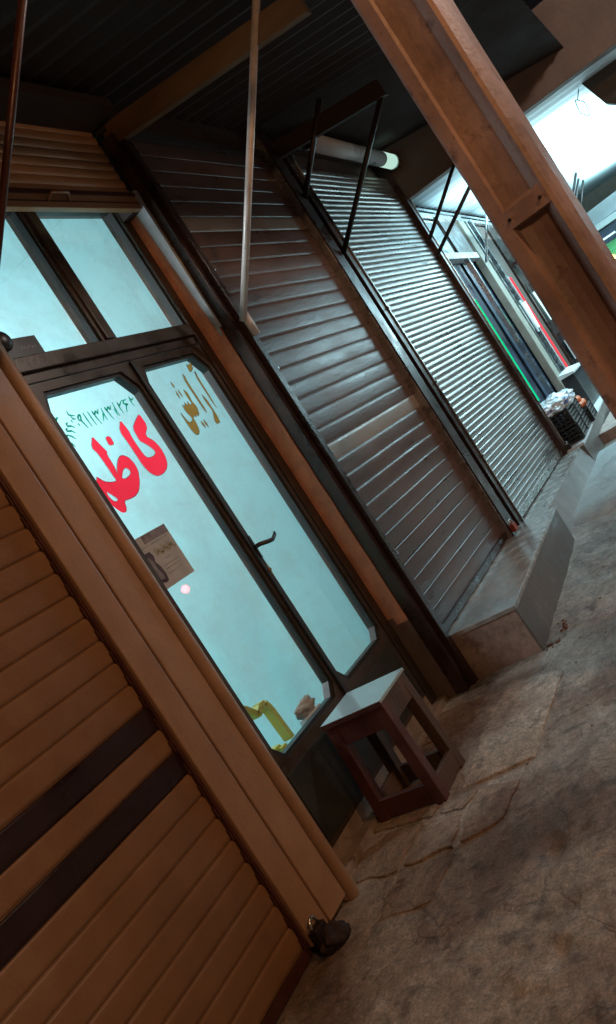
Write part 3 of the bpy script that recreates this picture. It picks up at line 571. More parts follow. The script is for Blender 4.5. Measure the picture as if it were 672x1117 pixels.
build('rail_lip', bm, M['maroon'], rs, bevel=.003)
bm = BM(); box(bm, -1.2, 2.25, 2.12, 2.36, 3.38, 3.75); build('housing', bm, M['tin'], rs, bevel=.01)
padlock(2.27, 2.27, .035, 1.25, 'dark padlock at the foot of the tan post')
bm = BM(); bmesh.ops.create_icosphere(bm, subdivisions=4, radius=.07)
for v in bm.verts:
    v.co *= 1 + noise.noise(v.co*16)*.5 + noise.noise(v.co*45)*.22; v.co = Vector((v.co.x*1.1+2.30, v.co.y*.6+2.245, max(0, v.co.z*.7+.035)-.005))
tag(build('rag', bm, M['cloth'], smooth=True), 'dark dirty rag bundled round the foot of the tan post', 'rag')
# upper tan shutter over the barber front
rs = thing('roller_shutter', 'narrow tan shutter rolled almost up above the lit transom windows', 'roller shutter', (3.4, 2.36, 3.28))
bm = BM(); curtain(bm, 2.6, 4.262, 2.352, 3.385, 8, .0565, 'fine', lambda i: 0, .001, 5, 12); build('curtain', bm, M['upper'], rs)
bm = BM(); box(bm, 2.6, 4.262, 2.335, 2.372, 3.292, 3.372); build('bottom_rail', bm, M['upper'], rs, bevel=.004)
bm = BM(); box(bm, 2.6, 4.262, 2.322, 2.334, 3.368, 3.388); box(bm, 2.6, 4.262, 2.331, 2.334, 3.325, 3.330); build('rail_edge', bm, M['maroon'], rs)
bm = BM(); tube(bm, [(3.50,2.333,3.33),(3.52,2.30,3.355),(3.64,2.30,3.355),(3.66,2.333,3.33)], .008); build('handle', bm, M['upper'], rs)
bm = BM(); box(bm, 2.6, 4.262, 2.14, 2.38, 3.80, 3.86); box(bm, 4.20, 4.262, 2.37, 2.45, 3.29, 3.80); build('housing', bm, M['tin'], rs)
# brown shutter
def rails(rs, spec, z0, z1, y0=2.225, y1=2.35):
    for x0, x1, yy, mt in spec:
        bm = BM(); box(bm, x0, x1, yy, y1, z0, z1); build('guide_rail', bm, M[mt], rs, bevel=.004)
rs = thing('roller_shutter', 'closed dark brown shutter with two beige slats behind the stone step', 'roller shutter', (5.3, 2.29, .3))
bm = BM(); curtain(bm, 4.41, 6.16, 2.285, .352, 32, .1055, 'round', lambda i: 1 if i in (26, 11) else 0, .0005, 9, 26); build('curtain', bm, [M['brown_slat'], M['beige_slat']], rs)
bm = BM(); box(bm, 4.41, 6.16, 2.27, 2.31, .305, .352); build('bottom_rail', bm, M['guide'], rs, bevel=.003)
rails(rs, [(4.290,4.335,2.262,'guide'), (4.338,4.396,2.228,'guide'), (4.399,4.409,2.236,'guide_edge')], -.03, 3.74)
rails(rs, [(6.160,6.176,2.225,'guide_edge'), (6.179,6.34,2.215,'guide')], .30, 3.9)
bm = BM(); box(bm, 4.41, 6.16, 2.262, 2.30, 3.73, 3.78); box(bm, 4.30, 6.34, 2.29, 2.35, 3.78, 4.2); build('housing', bm, M['tin'], rs)
bm = BM()
for z in (.52, .86, 1.55, 2.13, 2.8):
    bm = BM(); box(bm, 4.398, 4.412, 2.228, 2.237, z, z+.018); build('rivet', bm, M['chrome'], rs, bevel=.002)
# zinc shutter
rs = thing('roller_shutter', 'closed shiny silver shutter further along the row, under a fat roller tube', 'roller shutter', (7.8, 2.29, .3))
bm = BM(); curtain(bm, 6.60, 8.90, 2.285, .34, 65, .0512, 'round2', lambda i: 0, .0009, 21, 34); build('curtain', bm, M['zinc'], rs)
bm = BM(); box(bm, 6.60, 8.90, 2.27, 2.31, .295, .34); build('bottom_rail', bm, M['guide_edge'], rs, bevel=.003)
rails(rs, [(6.48,6.575,2.235,'guide'), (6.578,6.598,2.222,'guide_edge')], .285, 3.9)
rails(rs, [(8.90,8.985,2.225,'guide'), (8.988,9.0,2.215,'guide_edge')], .285, 3.9)

roll_tube = thing('tube_light_or_roller', 'fat roller tube above the silver shutter, far end made to glow as its reflection', 'light', (7.8, 2.13, 3.8))  # roller tube; glow added at the far end in place of a reflection
bm = BM(); tube(bm, [(6.86,2.13,3.808),(8.50,2.13,3.757)], .072, 24); build('tube', bm, M['white_pl'], roll_tube)
bm = BM(); tube(bm, [(8.503,2.13,3.757),(8.80,2.13,3.748)], .072, 24); build('sheen_glow_end', bm, M['sheen_end'], roll_tube)
bm = BM(); tube(bm, [(6.76,2.13,3.811),(6.857,2.13,3.808)], .078, 24); build('end_cap', bm, M['chrome'], roll_tube)
bm = BM(); tube(bm, [(8.803,2.13,3.748),(8.90,2.13,3.745)], .078, 24); build('end_cap', bm, M['chrome'], roll_tube)
bm = BM(); box(bm, 6.76, 8.90, 2.21, 2.27, 3.79, 3.90); build('housing', bm, M['guide'], roll_tube)
bm = BM()
for z in (.9, 1.6, 2.3):
    bm = BM(); box(bm, 6.574, 6.60, 2.212, 2.221, z, z+.02); build('rivet', bm, M['chrome'], rs, bevel=.002)
bm = BM(); box(bm, 6.345, 6.475, 2.30, 2.358, .29, 3.95); tag(build('wall_strip', bm, M['kick']), 'narrow black wall strip between the brown and the silver shutter', 'wall strip')
padlock(6.20, 2.19, .325, 1.15, 'red rusty padlock at the foot of the rail between the two shutters', 'rust')
padlock(8.97, 2.19, .29, 1.1, 'dark padlock at the far bottom corner of the silver shutter')

# ---------------------------------------------------------------- steps
st = thing('stone_step', 'long stone step with polished top in front of the brown shutter', 'step', (5.3, 2.0, 0))
bm = BM(); hexa(bm, [(4.395,1.795,.272),(6.50,1.925,.272),(6.50,2.36,.272),(4.395,2.36,.272)], [(4.395,1.795,.298),(6.50,1.925,.298),(6.50,2.36,.298),(4.395,2.36,.298)]); build('tread', bm, M['step'], st, bevel=.003)
bm = BM(); hexa(bm, [(4.403,1.800,-.06),(6.49,1.95,-.06),(6.49,2.36,-.06),(4.403,2.36,-.06)], [(4.403,1.808,.271),(6.49,1.938,.271),(6.49,2.36,.271),(4.403,2.36,.271)]); build('base', bm, M['step_face'], st, bevel=.003)
bm = BM(); hexa(bm, [(4.398,1.782,-.05),(6.492,1.93,-.05),(6.492,1.948,-.05),(4.398,1.799,-.05)], [(4.398,1.797,.2715),(6.492,1.927,.2715),(6.492,1.938,.2715),(4.398,1.806,.2715)]); build('riser', bm, M['step_dark'], st)
st = thing('stone_step', 'lower sloping-faced step in front of the silver shutter', 'step', (7.8, 2.1, 0))
bm = BM(); hexa(bm, [(6.505,1.97,-.06),(8.93,2.00,-.06),(8.93,2.36,-.06),(6.505,2.36,-.06)], [(6.505,2.02,.262),(8.93,2.09,.262),(8.93,2.36,.262),(6.505,2.36,.262)]); build('base', bm, M['concrete'], st, bevel=.004)
bm = BM(); hexa(bm, [(6.505,2.015,.2625),(8.93,2.085,.2625),(8.93,2.36,.2625),(6.505,2.36,.2625)], [(6.505,2.015,.279),(8.93,2.085,.279),(8.93,2.36,.279),(6.505,2.36,.279)]); build('tread', bm, M['step'], st, bevel=.003)
st = thing('stone_step', 'pale raised platform under the far open shop', 'step', (11, 2.2, 0))
bm = BM(); hexa(bm, [(8.935,2.03,-.06),(15.5,2.34,-.06),(15.5,2.75,-.06),(8.935,2.50,-.06)], [(8.935,2.05,.27),(15.5,2.36,.27),(15.5,2.75,.27),(8.935,2.50,.27)]); build('base', bm, M['step_dark'], st, bevel=.004)
bm = BM(); hexa(bm, [(8.935,2.035,.2705),(15.5,2.345,.2705),(15.5,2.75,.2705),(8.935,2.50,.2705)], [(8.935,2.035,.30),(15.5,2.345,.30),(15.5,2.75,.30),(8.935,2.50,.30)]); build('tread', bm, M['white_pl'], st, bevel=.004)

# ---------------------------------------------------------------- awnings, beams and struts
aw = thing('awning', 'dark rusty tin awning on timber rafters over the near shops', 'awning', (5.3, 1.4, 3.8))
bm = BM(); n = 130
top = []
for k in range(n+1):
    x = -1.2 + 10.3*k/n; dz = .012*(1 if k % 2 else -1)
    top.append([bm.verts.new((x, 2.35, 3.975+dz)), bm.verts.new((x, .30, 3.565+dz)), bm.verts.new((x, .30, 3.571+dz)), bm.verts.new((x, 2.35, 3.981+dz))])
for k in range(n):
    for j in range(4): bm.faces.new((top[k][j], top[k+1][j], top[k+1][(j+1) % 4], top[k][(j+1) % 4]))
build('roof_sheet', bm, M['tin'], aw)
for x, ye in ((2.35,.36), (4.36,1.0), (6.33,1.30)):
    bm = BM(); zz = lambda y, d: 3.70 + d - (2.33-y)*.2; hexa(bm, [(x-.03,2.33,zz(2.33,0)),(x+.03,2.33,zz(2.33,0)),(x+.03,2.33,zz(2.33,.13)),(x-.03,2.33,zz(2.33,.13))], [(x-.03,ye,zz(ye,0)),(x+.03,ye,zz(ye,0)),(x+.03,ye,zz(ye,.13)),(x-.03,ye,zz(ye,.13))]); build('rafter', bm, M['wood' if x < 6 else 'tin'], aw, bevel=.004)
bm = BM(); box(bm, -1.2, 3.95, .42, .60, 3.20, 3.30); build('edge_beam', bm, M['column'], aw, bevel=.006)
def strut(p, q, r, mt, lab=None, par=None, flat=True):
    par = par or aw; bm = BM(); tube(bm, [p, q], r, 10); o = build('strut', bm, M[mt], par)
    if lab: tag(o, lab)
    return o
strut((4.33,2.22,2.46), (4.335,1.15,3.70), .021, 'rod_pale', 'long pale strut with a clamp at its foot')
bm = BM(); tube(bm, [(4.37,2.215,2.36),(4.355,2.205,2.49)], .026, 12); build('clamp', bm, M['rod_pale'], aw)
strut((6.31,2.22,3.32), (6.31,1.72,3.80), .021, 'rod_dark'); strut((6.35,2.21,2.82), (6.33,1.35,3.51), .020, 'rod_dark', 'dark strut fixed to the rail between the shutters')
strut((2.30,2.28,2.36), (2.32,1.1,3.28), .014, 'maroon')
# cross beam at the end of the near awning
bm = BM(); hexa(bm, [(8.94,2.34,3.375),(9.10,2.34,3.375),(9.10,2.34,4.05),(8.94,2.34,4.05)], [(8.94,-2.6,3.20),(9.10,-2.6,3.20),(9.10,-2.6,3.95),(8.94,-2.6,3.95)])
tag(build('roof_beam', bm, M['wall'], bevel=.006), 'deep dark cross beam above the far edge of the silver shutter', 'beam')
# bright far awning
aw2 = thing('awning', 'white corrugated awning lit bright blue-white over the far shops', 'awning', (13, .5, 3.3))
bm = BM(); n = 160; rows = []
for k in range(n+1):
    x = 9.12 + 11.0*k/n; dz = .010*math.sin(k*math.pi/2) + .004*noise.noise(Vector((x*3, 0, 0))); yw = 2.36 + .05*(x-9.1)
    zs = lambda y: 3.42 + (y-2.3)*.055
    ys_ = [yw, 1.2, 0, -1.4, -2.6]
    rows.append([bm.verts.new((x, y, zs(y)+dz+.01*noise.noise(Vector((x*.8, y*.8, 3))))) for y in ys_] + [bm.verts.new((x, y, zs(y)+dz+.012)) for y in ys_[::-1]])
for k in range(n):
    m_ = len(rows[0])
    for j in range(m_): bm.faces.new((rows[k][j], rows[k+1][j], rows[k+1][(j+1) % m_], rows[k][(j+1) % m_]))
build('roof_sheet', bm, M['sheet'], aw2, smooth=True)
for x in (9.06,):
    pass
strut((8.72,2.21,2.87), (8.90,1.60,3.38), .020, 'rod_dark', None, aw2); strut((8.69,2.21,2.70), (8.90,1.20,3.32), .020, 'rod_dark', None, aw2)
strut((11.4,2.42,2.62), (11.6,2.0,3.35), .018, 'chrome', None, aw2)
strut((16.5,1.85,2.85), (16.2,1.40,3.33), .022, 'rod_dark', None, aw2); strut((17.0,1.80,2.85), (16.8,1.40,3.33), .022, 'rod_dark', None, aw2)
strut((15.5,1.72,2.85), (15.2,1.30,3.32), .024, 'rod_dark', None, aw2)

# ---------------------------------------------------------------- rusty column
co = thing('column', 'massive rust brown panelled column standing at the street edge of the awning', 'column', (3.72, .52, 0))
def colsec(z, rec):
    # counterclockwise outline seen from above; rec = depth of the recess in the street-length face
    xf, a, b = 3.60, .667, .413
    return [(xf+.004,a),(xf,a-.012),(xf+rec*.02,a-.058),(xf+rec*.75,a-.070),(xf+rec*.95,a-.11),(xf+rec,a-.15),(xf+rec*.9,b+.062),(xf+rec*.2,b+.034),(xf-.002,b+.018),(xf+.006,b),(xf+.04,b-.014),(xf+.12,b-.026),(xf+.30,b-.032),(xf+.30,a)]
bm = BM(); rr = []
zlist = []
z = -.05
while z < 3.33: zlist.append(z); z += .03
zlist += [1.8985, 1.9015, 1.9715, 1.99, 3.33]; zlist = sorted(set(zlist))
for z in zlist:
    if z < .25: rec = 0
    elif z < 1.90: rec = .078
    elif z < 1.972: rec = -.002
    else: rec = .020
    P = colsec(z, rec)
    Q = []
    for i, p in enumerate(P):
        d = noise.noise(Vector((p[0]*3, p[1]*3, z*2.5)))*.004 + noise.noise(Vector((p[0]*40, p[1]*40, z*22)))*.0012
        Q.append(bm.verts.new((p[0]+d, p[1]+d*.8, z)))
    rr.append(Q)
for i in range(len(rr)-1):
    for j in range(14): bm.faces.new((rr[i][j], rr[i][(j+1) % 14], rr[i+1][(j+1) % 14], rr[i+1][j]))
bm.faces.new(rr[0]); bm.faces.new(rr[-1][::-1])
build('shaft', bm, M['column'], co)
for y, z in ((.60,1.935),(.46,1.938)):
    bm = BM(); tube(bm, [(3.605,y,z),(3.590,y,z)], .007, 10); build('bolt', bm, M['iron'], co)

# ---------------------------------------------------------------- stool
so = thing('stool', 'red and brown wooden stool with pale top beside the lit glass doors', 'stool', (3.24, 2.2, 0))
x0, x1, y0, y1, H = 3.085, 3.395, 2.03, 2.365, .515
sp = .018
bm = BM(); box(bm, x0-.006, x1+.006, y0-.006, y1+.006, H, H+.014); build('seat', bm, M['laminate'], so, bevel=.002)
bm = BM(); box(bm, x0-.008, x0-.0065, y0-.006, y1+.006, H-.012, H+.012); build('edge_trim', bm, M['red_wood'], so)
for cx, cy, sx, sy, mt in ((x0,y0,1,1,'red_wood'),(x0,y1,1,-1,'red_wood'),(x1,y0,-1,1,'brown_wood'),(x1,y1,-1,-1,'brown_wood')):
    bm = BM(); w = .058
    top = [(cx,cy),(cx+sx*w,cy),(cx+sx*w,cy+sy*w),(cx,cy+sy*w)]; bot = [(x-sx*sp*.4,y-sy*sp) for x, y in top]
    hexa(bm, [(x,y,-.005) for x,y in bot], [(x,y,H) for x,y in top]); build('leg', bm, M[mt], so, bevel=.004)
def rail(ax, s, z0_, z1_, mt, dn):
    bm = BM(); k0 = sp*(1-z0_/H)
    if ax == 'x':
        yy = (y0+.004 if s < 0 else y1-.030); yy += s*k0
        box(bm, x0+.04, x1-.04, yy, yy+.026, z0_, z1_)
    else:
        xx = (x0+.004 if s < 0 else x1-.030); xx += s*k0*.4
        box(bm, xx, xx+.026, y0+.035, y1-.035, z0_, z1_)
    build(dn, bm, M[mt], so, bevel=.003)
for z0_, z1_, nm in ((H-.115, H-.002, 'apron'), (.008, .10, 'stretcher')):
    rail('y', -1, z0_, z1_, 'red_wood', nm); rail('y', 1, z0_, z1_, 'brown_wood', nm); rail('x', -1, z0_, z1_, 'brown_wood', nm); rail('x', 1, z0_, z1_, 'brown_wood', nm)

# ---------------------------------------------------------------- far open shop
fy = lambda x: 2.35 + .05*(x-9.1)
fs = thing('shop_front', 'far open shop front with green and red lights, dark blue panels and cream pillar', 'shop front', (11.5, 2.5, .3))
def fbox(bm, xa, xb, z0, z1, dy0=0, dy1=.06):
    hexa(bm, [(xa,fy(xa)+dy0,z0),(xb,fy(xb)+dy0,z0),(xb,fy(xb)+dy1,z0),(xa,fy(xa)+dy1,z0)], [(xa,fy(xa)+dy0,z1),(xb,fy(xb)+dy0,z1),(xb,fy(xb)+dy1,z1),(xa,fy(xa)+dy1,z1)])
def fpart(nm, mt, L, lab=None, par=None, bev=0):
    bm = BM()
    for a in L: fbox(bm, *a)
    o = build(nm, bm, M[mt], par or fs, bevel=bev)
    if lab: tag(o, lab)
    return o
fpart('back_wall', 'wall', [(9.02,20,.3,6,.30,.45)])
fpart('blue_panel', 'navy', [(9.15,10.55,.32,2.72,.10,.13)]); fpart('blue_panel', 'navy', [(10.75,11.45,.32,2.72,.10,.13)])
fpart('transom_window', 'far_pane', [(9.5,10.4,2.82,3.25,.02,.03)]); fpart('transom_panel', 'fascia', [(9.55,10.35,2.83,3.24,.12,.14)]); fpart('transom_frame', 'guide', [(9.02,9.5,2.80,3.36,0,.10)]); fpart('transom_frame', 'guide', [(10.4,11.3,2.80,3.36,0,.10)])
fpart('transom_rail', 'white_pl', [(9.15,11.4,2.72,2.80,-.01,.10)]); fpart('head_rail', 'chrome', [(9.02,15.5,3.27,3.31,-.03,.02),(9.02,15.5,3.34,3.37,-.03,.02)])
fpart('pillar', 'cream', [(11.45,11.78,.3,3.38,-.02,.08)], bev=.01)
fpart('pillar_trim', 'chrome', [(11.86,11.91,.3,3.3,-.03,.05)]); fpart('pillar_trim', 'chrome', [(12.12,12.17,.3,3.3,-.05,.05)])
fpart('post', 'chrome', [(10.60,10.66,.3,2.72,-.02,.04)]); fpart('post', 'guide', [(9.02,9.15,.3,2.85,.0,.10)])
fpart('post', 'rod_dark', [(9.30,9.42,2.35,3.2,.0,.06)])
fpart('wood_panel', 'brown_wood', [(12.2,13.3,.3,3.25,.02,.10)], bev=.01)
fpart('dark_panel', 'guide', [(13.4,14.1,.3,3.3,.0,.08)])
fpart('glass_panel', 'far_pane', [(14.15,15.3,.3,3.0,.02,.04)]); fpart('cream_panel', 'cream', [(14.2,19.5,.3,3.2,.12,.2)])
t = thing('light_strip', 'vertical green light strip beside the silver shutter', 'light strip', (9.83, fy(9.83), .9))
bm = BM(); tube(bm, [(9.80,fy(9.8)+.02,.84),(9.80,fy(9.8)+.02,2.2)], .012, 8); build('tube', bm, M['green_e'], t)
bm = BM(); box(bm, 9.78, 9.82, fy(9.8)+.045, fy(9.8)+.07, .8, 2.25); build('backing', bm, M['white_pl'], t)
t = thing('light_strip', 'vertical red light strip beyond the cream pillar', 'light strip', (12.5, fy(12.5), .9))
bm = BM(); tube(bm, [(12.55,fy(12.5)-.03,.86),(12.50,fy(12.5)-.03,2.36)], .013, 8); build('tube', bm, M['red_e'], t)
bm = BM(); box(bm, 12.505, 12.535, fy(12.5)-.008, fy(12.5)+.018, .82, 2.4); build('backing', bm, M['white_pl'], t)
t = thing('light_strip', 'short bluish white lamp on the dark panel beyond the red strip', 'light strip', (13.5, fy(13.5), 1.7))
bm = BM(); tube(bm, [(13.62,fy(13.6)-.05,1.55),(13.62,fy(13.6)-.05,2.05)], [.012,.03], 8); build('tube', bm, M['white_e'], t)
bm = BM(); box(bm, 13.55, 13.69, fy(13.6)-.015, fy(13.6)-.002, 1.5, 2.1); build('backing', bm, M['black_pl'], t)
t = thing('light_strip', 'bluish white lamp on the cream pillar edge', 'light strip', (12.07, fy(12.07), 1.6))
bm = BM(); tube(bm, [(12.07,fy(12.07)-.07,1.55),(12.07,fy(12.07)-.07,1.95)], [.014,.03], 8); build('tube', bm, M['white_e'], t)
bm = BM(); box(bm, 12.03, 12.11, fy(12.07)-.045, fy(12.07)-.03, 1.5, 2.0); build('backing', bm, M['white_pl'], t)
def plaque(x0, x1, z0, z1, lab, rowsn):
    t = thing('sign', lab, 'sign', (x0, fy(x0)-.06, z0)); y = fy(x0)-.12
    bm = BM(); box(bm, x0, x1, y, y+.015, z0, z1); build('plate', bm, M['white_pl'], t, bevel=.002)
    bm = BM(); box(bm, x0+.1, x0+.14, y+.016, fy(x0)+.02, (z0+z1)/2-.02, (z0+z1)/2+.02); build('bracket', bm, M['guide'], t)
    L = []
    for k in range(rowsn):
        z = z1 - (z1-z0)*(k+.7)/(rowsn+.4); x = x0+(x1-x0)*.25
        L += [[(x+i*(x1-x0)*.12, z), (x+(i+.8)*(x1-x0)*.12, z+.012*(-1)**i)] for i in range(4)]
    me_o = lettering('marks', strokes(L, .011), [], y-.0015, M['ink'], t)
plaque(13.45, 13.98, 2.44, 2.70, 'small white plaque, upper of two on the far shop', 2)
plaque(13.45, 13.95, 1.22, 1.38, 'small white plaque with black marks, lower of two on the far shop', 2)
bm = BM(); fbox(bm, 13.5, 14.0, .85, 1.18, -.08, -.05); tag(build('notice_board', bm, M['white_pl'], bevel=.004), 'white board below the lower plaque on the far shop', 'board')
# black cabinet with a white lid
t = thing('cabinet', 'low black cabinet with sloping white lid on the far platform', 'cabinet', (12.0, 2.4, .3))
bm = BM(); box(bm, 11.55, 12.35, 2.27, 2.46, .302, .80); build('body', bm, M['black_pl'], t, bevel=.008)
bm = BM(); hexa(bm, [(11.53,2.25,.802),(12.37,2.25,.802),(12.37,2.47,.802),(11.53,2.47,.802)], [(11.53,2.25,.83),(12.37,2.25,.83),(12.37,2.47,.87),(11.53,2.47,.87)]); build('lid', bm, M['white_pl'], t, bevel=.004)
# crates
def make_crate():
    t = thing('crate', 'c', 'crate', (0, 0, 0)); w, d, h = .205, .165, .168
    bm = BM(); box(bm, -w, w, -d, d, 0, .012); build('bottom', bm, M['black_pl'], t)
    for sx, sy in ((1,0),(-1,0),(0,1),(0,-1)):
        bm = BM()
        for k in range(5):
            z = .006 + k*.042
            if sx: box(bm, sx*w-.008, sx*w+.008, -d+.014, d-.014, z, z+.022)
            else: box(bm, -w+.014, w-.014, sy*d-.008, sy*d+.008, z, z+.022)
        for k in range(6):
            if sx: y = -d+.03+k*(2*d-.06)/5; box(bm, sx*w-.005, sx*w+.005, y-.008, y+.008, .008, h-.012)
            else: x = -w+.03+k*(2*w-.06)/5; box(bm, x-.008, x+.008, sy*d-.005, sy*d+.005, .008, h-.012)
        build('side', bm, M['black_pl'], t)
    for sx in (-1, 1):
        for sy in (-1, 1):
            bm = BM(); box(bm, sx*w-.014, sx*w+.014, sy*d-.014, sy*d+.014, .0125, h); build('corner_post', bm, M['black_pl'], t)
    return t
def dup(r0, loc, rz, label, group):
    r = r0.copy(); COL.objects.link(r); r.location = loc; r.rotation_euler = (0, 0, rz); r['label'] = label; r['group'] = group
    for c0 in [c for c in bpy.data.objects if c.parent == r0]:
        c = c0.copy(); COL.objects.link(c); c.parent = r
    return r
cr = make_crate(); g = 'black plastic crates on the far platform'
cr.location = (9.36, 2.225, .302); cr['label'] = 'black plastic crate nearest the silver shutter, bottom of its stack'; cr['group'] = g; cr.rotation_euler = (0, 0, .06)
dup(cr, (9.37, 2.23, .473), .02, 'black plastic crate under the pale plastic bag', g)
dup(cr, (9.79, 2.245, .302), .05, 'black plastic crate in the middle of the row, bottom of its stack', g)
dup(cr, (9.80, 2.25, .473), .09, 'black plastic crate in the middle of the row, on top', g)
dup(cr, (10.23, 2.225, .302), .05, 'black plastic crate holding the orange fruit', g)
# bag on the crates
bm = BM(); bmesh.ops.create_icosphere(bm, subdivisions=5, radius=1)
for v in bm.verts:
    c = v.co.copy(); c *= 1 + .22*noise.noise(v.co*2.2) + .12*noise.noise(v.co*6) + .05*noise.noise(v.co*15)
    v.co = Vector((c.x*.44+9.58, c.y*.20+2.225, max(c.z*.115+.72, .645)))
o = build('plastic_bag', bm, [M['bag'], M['blue']], smooth=True); tag(o, 'crumpled white plastic bag with blue print lying on the black crates', 'bag')
for p in o.data.polygons:
    c = p.center
    if noise.noise(Vector((c.x*9, c.y*9, c.z*30))) > .33: p.material_index = 1
random.seed(11)
fr = None
for k in range(26):
    x = 10.07 + (k % 6)*.066 + random.uniform(-.012,.012); y = 2.115 + (k//6 % 3)*.08 + random.uniform(-.01,.01) + (.04 if k > 17 else 0)
    if fr is None:
        bm = BM(); bmesh.ops.create_uvsphere(bm, u_segments=16, v_segments=10, radius=.040); fr = build('orange', bm, M['orange'], smooth=True); o = fr
    else:
        o = fr.copy(); COL.objects.link(o)
    o.location = (x, y, .515 + (.065 if k > 17 else 0) + random.uniform(-.006,.012)); tag(o, 'orange fruit in the furthest black crate', 'fruit', 'orange fruit in the furthest crate')
bm = BM(); box(bm, 10.05, 10.41, 2.09, 2.36, .32, .475); tag(build('cardboard_box', bm, M['brown_wood'], bevel=.004), 'cardboard box under the orange fruit in the furthest crate', 'box')

# ---------------------------------------------------------------- far end of the arcade
ks = thing('kiosk', 'grey fascia and green awning of a far stall glimpsed past the column', 'kiosk', (18.4, 1, 0))
bm = BM(); hexa(bm, [(18.0,2.0,2.62),(18.0,-3,2.74),(18.0,-3,3.1),(18.0,2.0,2.9)], [(18.2,2.0,2.62),(18.2,-3,2.74),(18.2,-3,3.1),(18.2,2.0,2.9)]); build('fascia', bm, M['fascia'], ks)
bm = BM(); box(bm, 17.9, 18.0, -3, 2.0, 2.50, 2.62); build('fascia_edge', bm, M['white_pl'], ks, bevel=.01)
bm = BM(); box(bm, 18.0, 18.05, -3, 2.0, 2.16, 2.48); build('sign_board', bm, M['navy'], ks)
bm = BM(); box(bm, 17.96, 18.0, 1.50, 1.82, 2.29, 2.325); build('lamp', bm, M['white_e'], ks)
bm = BM(); hexa(bm, [(17.4,2.0,1.98),(17.4,-3,1.98),(17.4,-3,1.90),(17.4,2.0,1.90)], [(18.0,2.0,2.2),(18.0,-3,2.2),(18.0,-3,2.12),(18.0,2.0,2.12)]); build('fabric', bm, M['awn_green'], ks)
bm = BM(); box(bm, 18.2, 18.3, -3, 2.3, 0, 2.5); build('back_wall', bm, M['navy'], ks)
bm = BM(); tube(bm, [(17.35,1.72,1.95),(17.35,1.64,1.85)], .03, 8); build('bulb', bm, M['amber_e'], ks)
bm = BM(); box(bm, 19.9, 20.2, -12, 12, -.1, 6.5)
tag(build('building', bm, M['cream']), 'pale building closing off the far end of the street', 'building')
# cable coil at the awning edge
bm = BM(); pts = []
for k in range(26):
    a = k/25*2*math.pi*1.6; pts.append((9.6 + .02*k/25, .46 + .04*math.sin(a), 3.13 + .09*math.cos(a) + .02*math.sin(3*a)))
pts = [(9.6,.40,3.30)] + pts; tube(bm, pts, .005, 6)
tag(build('cable_loop', bm, M['cable']), 'loose loop of black cable hanging under the bright awning', 'cable')
bm = BM(); hexa(bm, [(9.55,.27,3.02),(9.70,.27,3.02),(9.70,.10,2.86),(9.55,.10,2.86)], [(9.55,.36,3.33),(9.70,.36,3.33),(9.70,-.1,3.33),(9.55,-.1,3.33)])
tag(build('bracket', bm, M['kick']), 'dark bracket where the cable loop hangs', 'bracket')
for k in range(18):
    x = random.uniform(4.36, 4.75); y = random.uniform(1.68, 1.77); pebble(x, y, random.uniform(.005,.012), M['rubble'], 'small red brick crumb at the foot of the stone step', 'red brick crumbs at the foot of the step', 'rubble')
for k in range(60):
    x = random.uniform(1.6, 6.5); y = random.uniform(.4, 1.75); pebble(x, y, random.uniform(.003,.008), M['stone'], 'tiny grey stone on the worn pavement', 'tiny stones on the pavement', 'stone')

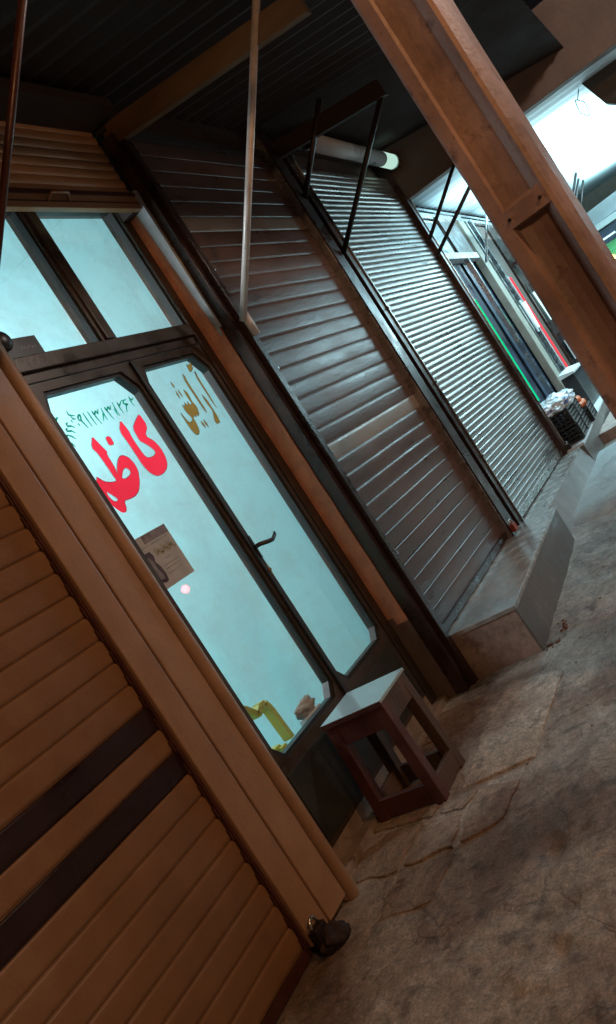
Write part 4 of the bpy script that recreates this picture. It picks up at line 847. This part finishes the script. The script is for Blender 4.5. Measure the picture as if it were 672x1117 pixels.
# ---------------------------------------------------------------- lamps
tube_lamp((11.2, 1.40, 3.0), (1,0,0), 1.2, P_COOL, 'tube light under the bright awning behind the column', 'tube lights under the far awning', .12, up=P_COOL*1.5)
tube_lamp((13.8, 1.60, 3.0), (1,0,0), 1.2, P_COOL, 'tube light under the bright awning behind the column', 'tube lights under the far awning', .12, up=P_COOL*1.5)
tube_lamp((11.8, -.45, 2.75), (1,0,0), 1.2, P_COOL*1.2, 'tube light under the bright awning on the street side', 'tube lights under the far awning', .12, face=(-.3,.1,-1), up=P_COOL*.7)
tube_lamp((13.6, -.55, 2.75), (1,0,0), 1.2, P_COOL, 'tube light under the bright awning on the street side', 'tube lights under the far awning', .12, face=(-.3,.1,-1), up=P_COOL*.7)
def street_lamp(base, head, P, col, lab, mt, rad=.18):
    t = thing('street_lamp', lab, 'street lamp', base); bx, by, _ = base; hx, hy, hz = head
    bm = BM(); tube(bm, [(bx,by,-.05),(bx,by,hz+.1),(bx+(hx-bx)*.4,by+(hy-by)*.4,hz+.25),(hx,hy,hz+.14)], [.06,.045,.03,.03], 12); build('pole', bm, M['rod_dark'], t)
    bm = BM(); bmesh.ops.create_cone(bm, cap_ends=True, segments=20, radius1=.2, radius2=.06, depth=.14, matrix=Matrix.Translation((hx,hy,hz+.12))); build('hood', bm, M['rod_dark'], t)
    bm = BM(); bmesh.ops.create_uvsphere(bm, u_segments=16, v_segments=10, radius=.07, matrix=Matrix.Translation((hx,hy,hz-.01))); build('bulb', bm, M[mt], t)
    ld = bpy.data.lights.new('lamp', 'POINT'); ld.energy = P; ld.color = col; ld.shadow_soft_size = rad
    lo = bpy.data.objects.new('lamp', ld); COL.objects.link(lo); lo.parent = t; lo.location = (hx-bx, hy-by, hz-.14)
street_lamp((-1.2,-2.9,0), (-.6,-2.0,3.3), P_WARM, WARM, 'sodium street lamp behind the viewer on the street', 'warm_e')
street_lamp((6.6,-2.8,0), (6.2,-1.9,4.5), P_COOL*3.6, (1.0,.90,.82), 'white street lamp across the street', 'white_e')
street_lamp((2.4,-3.0,0), (2.6,-2.2,4.4), P_WARM2, WARM, 'sodium street lamp on the far side of the street', 'warm_e')
t = thing('warning_lamp', 'small red lamp on a short post across the street', 'lamp', (7.6, -1.4, 0))
bm = BM(); tube(bm, [(7.6,-1.4,-.05),(7.6,-1.4,1.16)], [.03,.022], 10); build('post', bm, M['rod_dark'], t)
bm = BM(); bmesh.ops.create_uvsphere(bm, u_segments=16, v_segments=10, radius=.045, matrix=Matrix.Translation((7.6,-1.4,1.22))); build('bulb', bm, M['red_lamp'], t)
tube_lamp((16.2, .5, 2.8), (1,0,0), 1.2, P_COOL, 'tube light under the far end of the bright awning', 'tube lights under the far awning', .12, up=P_COOL*2)
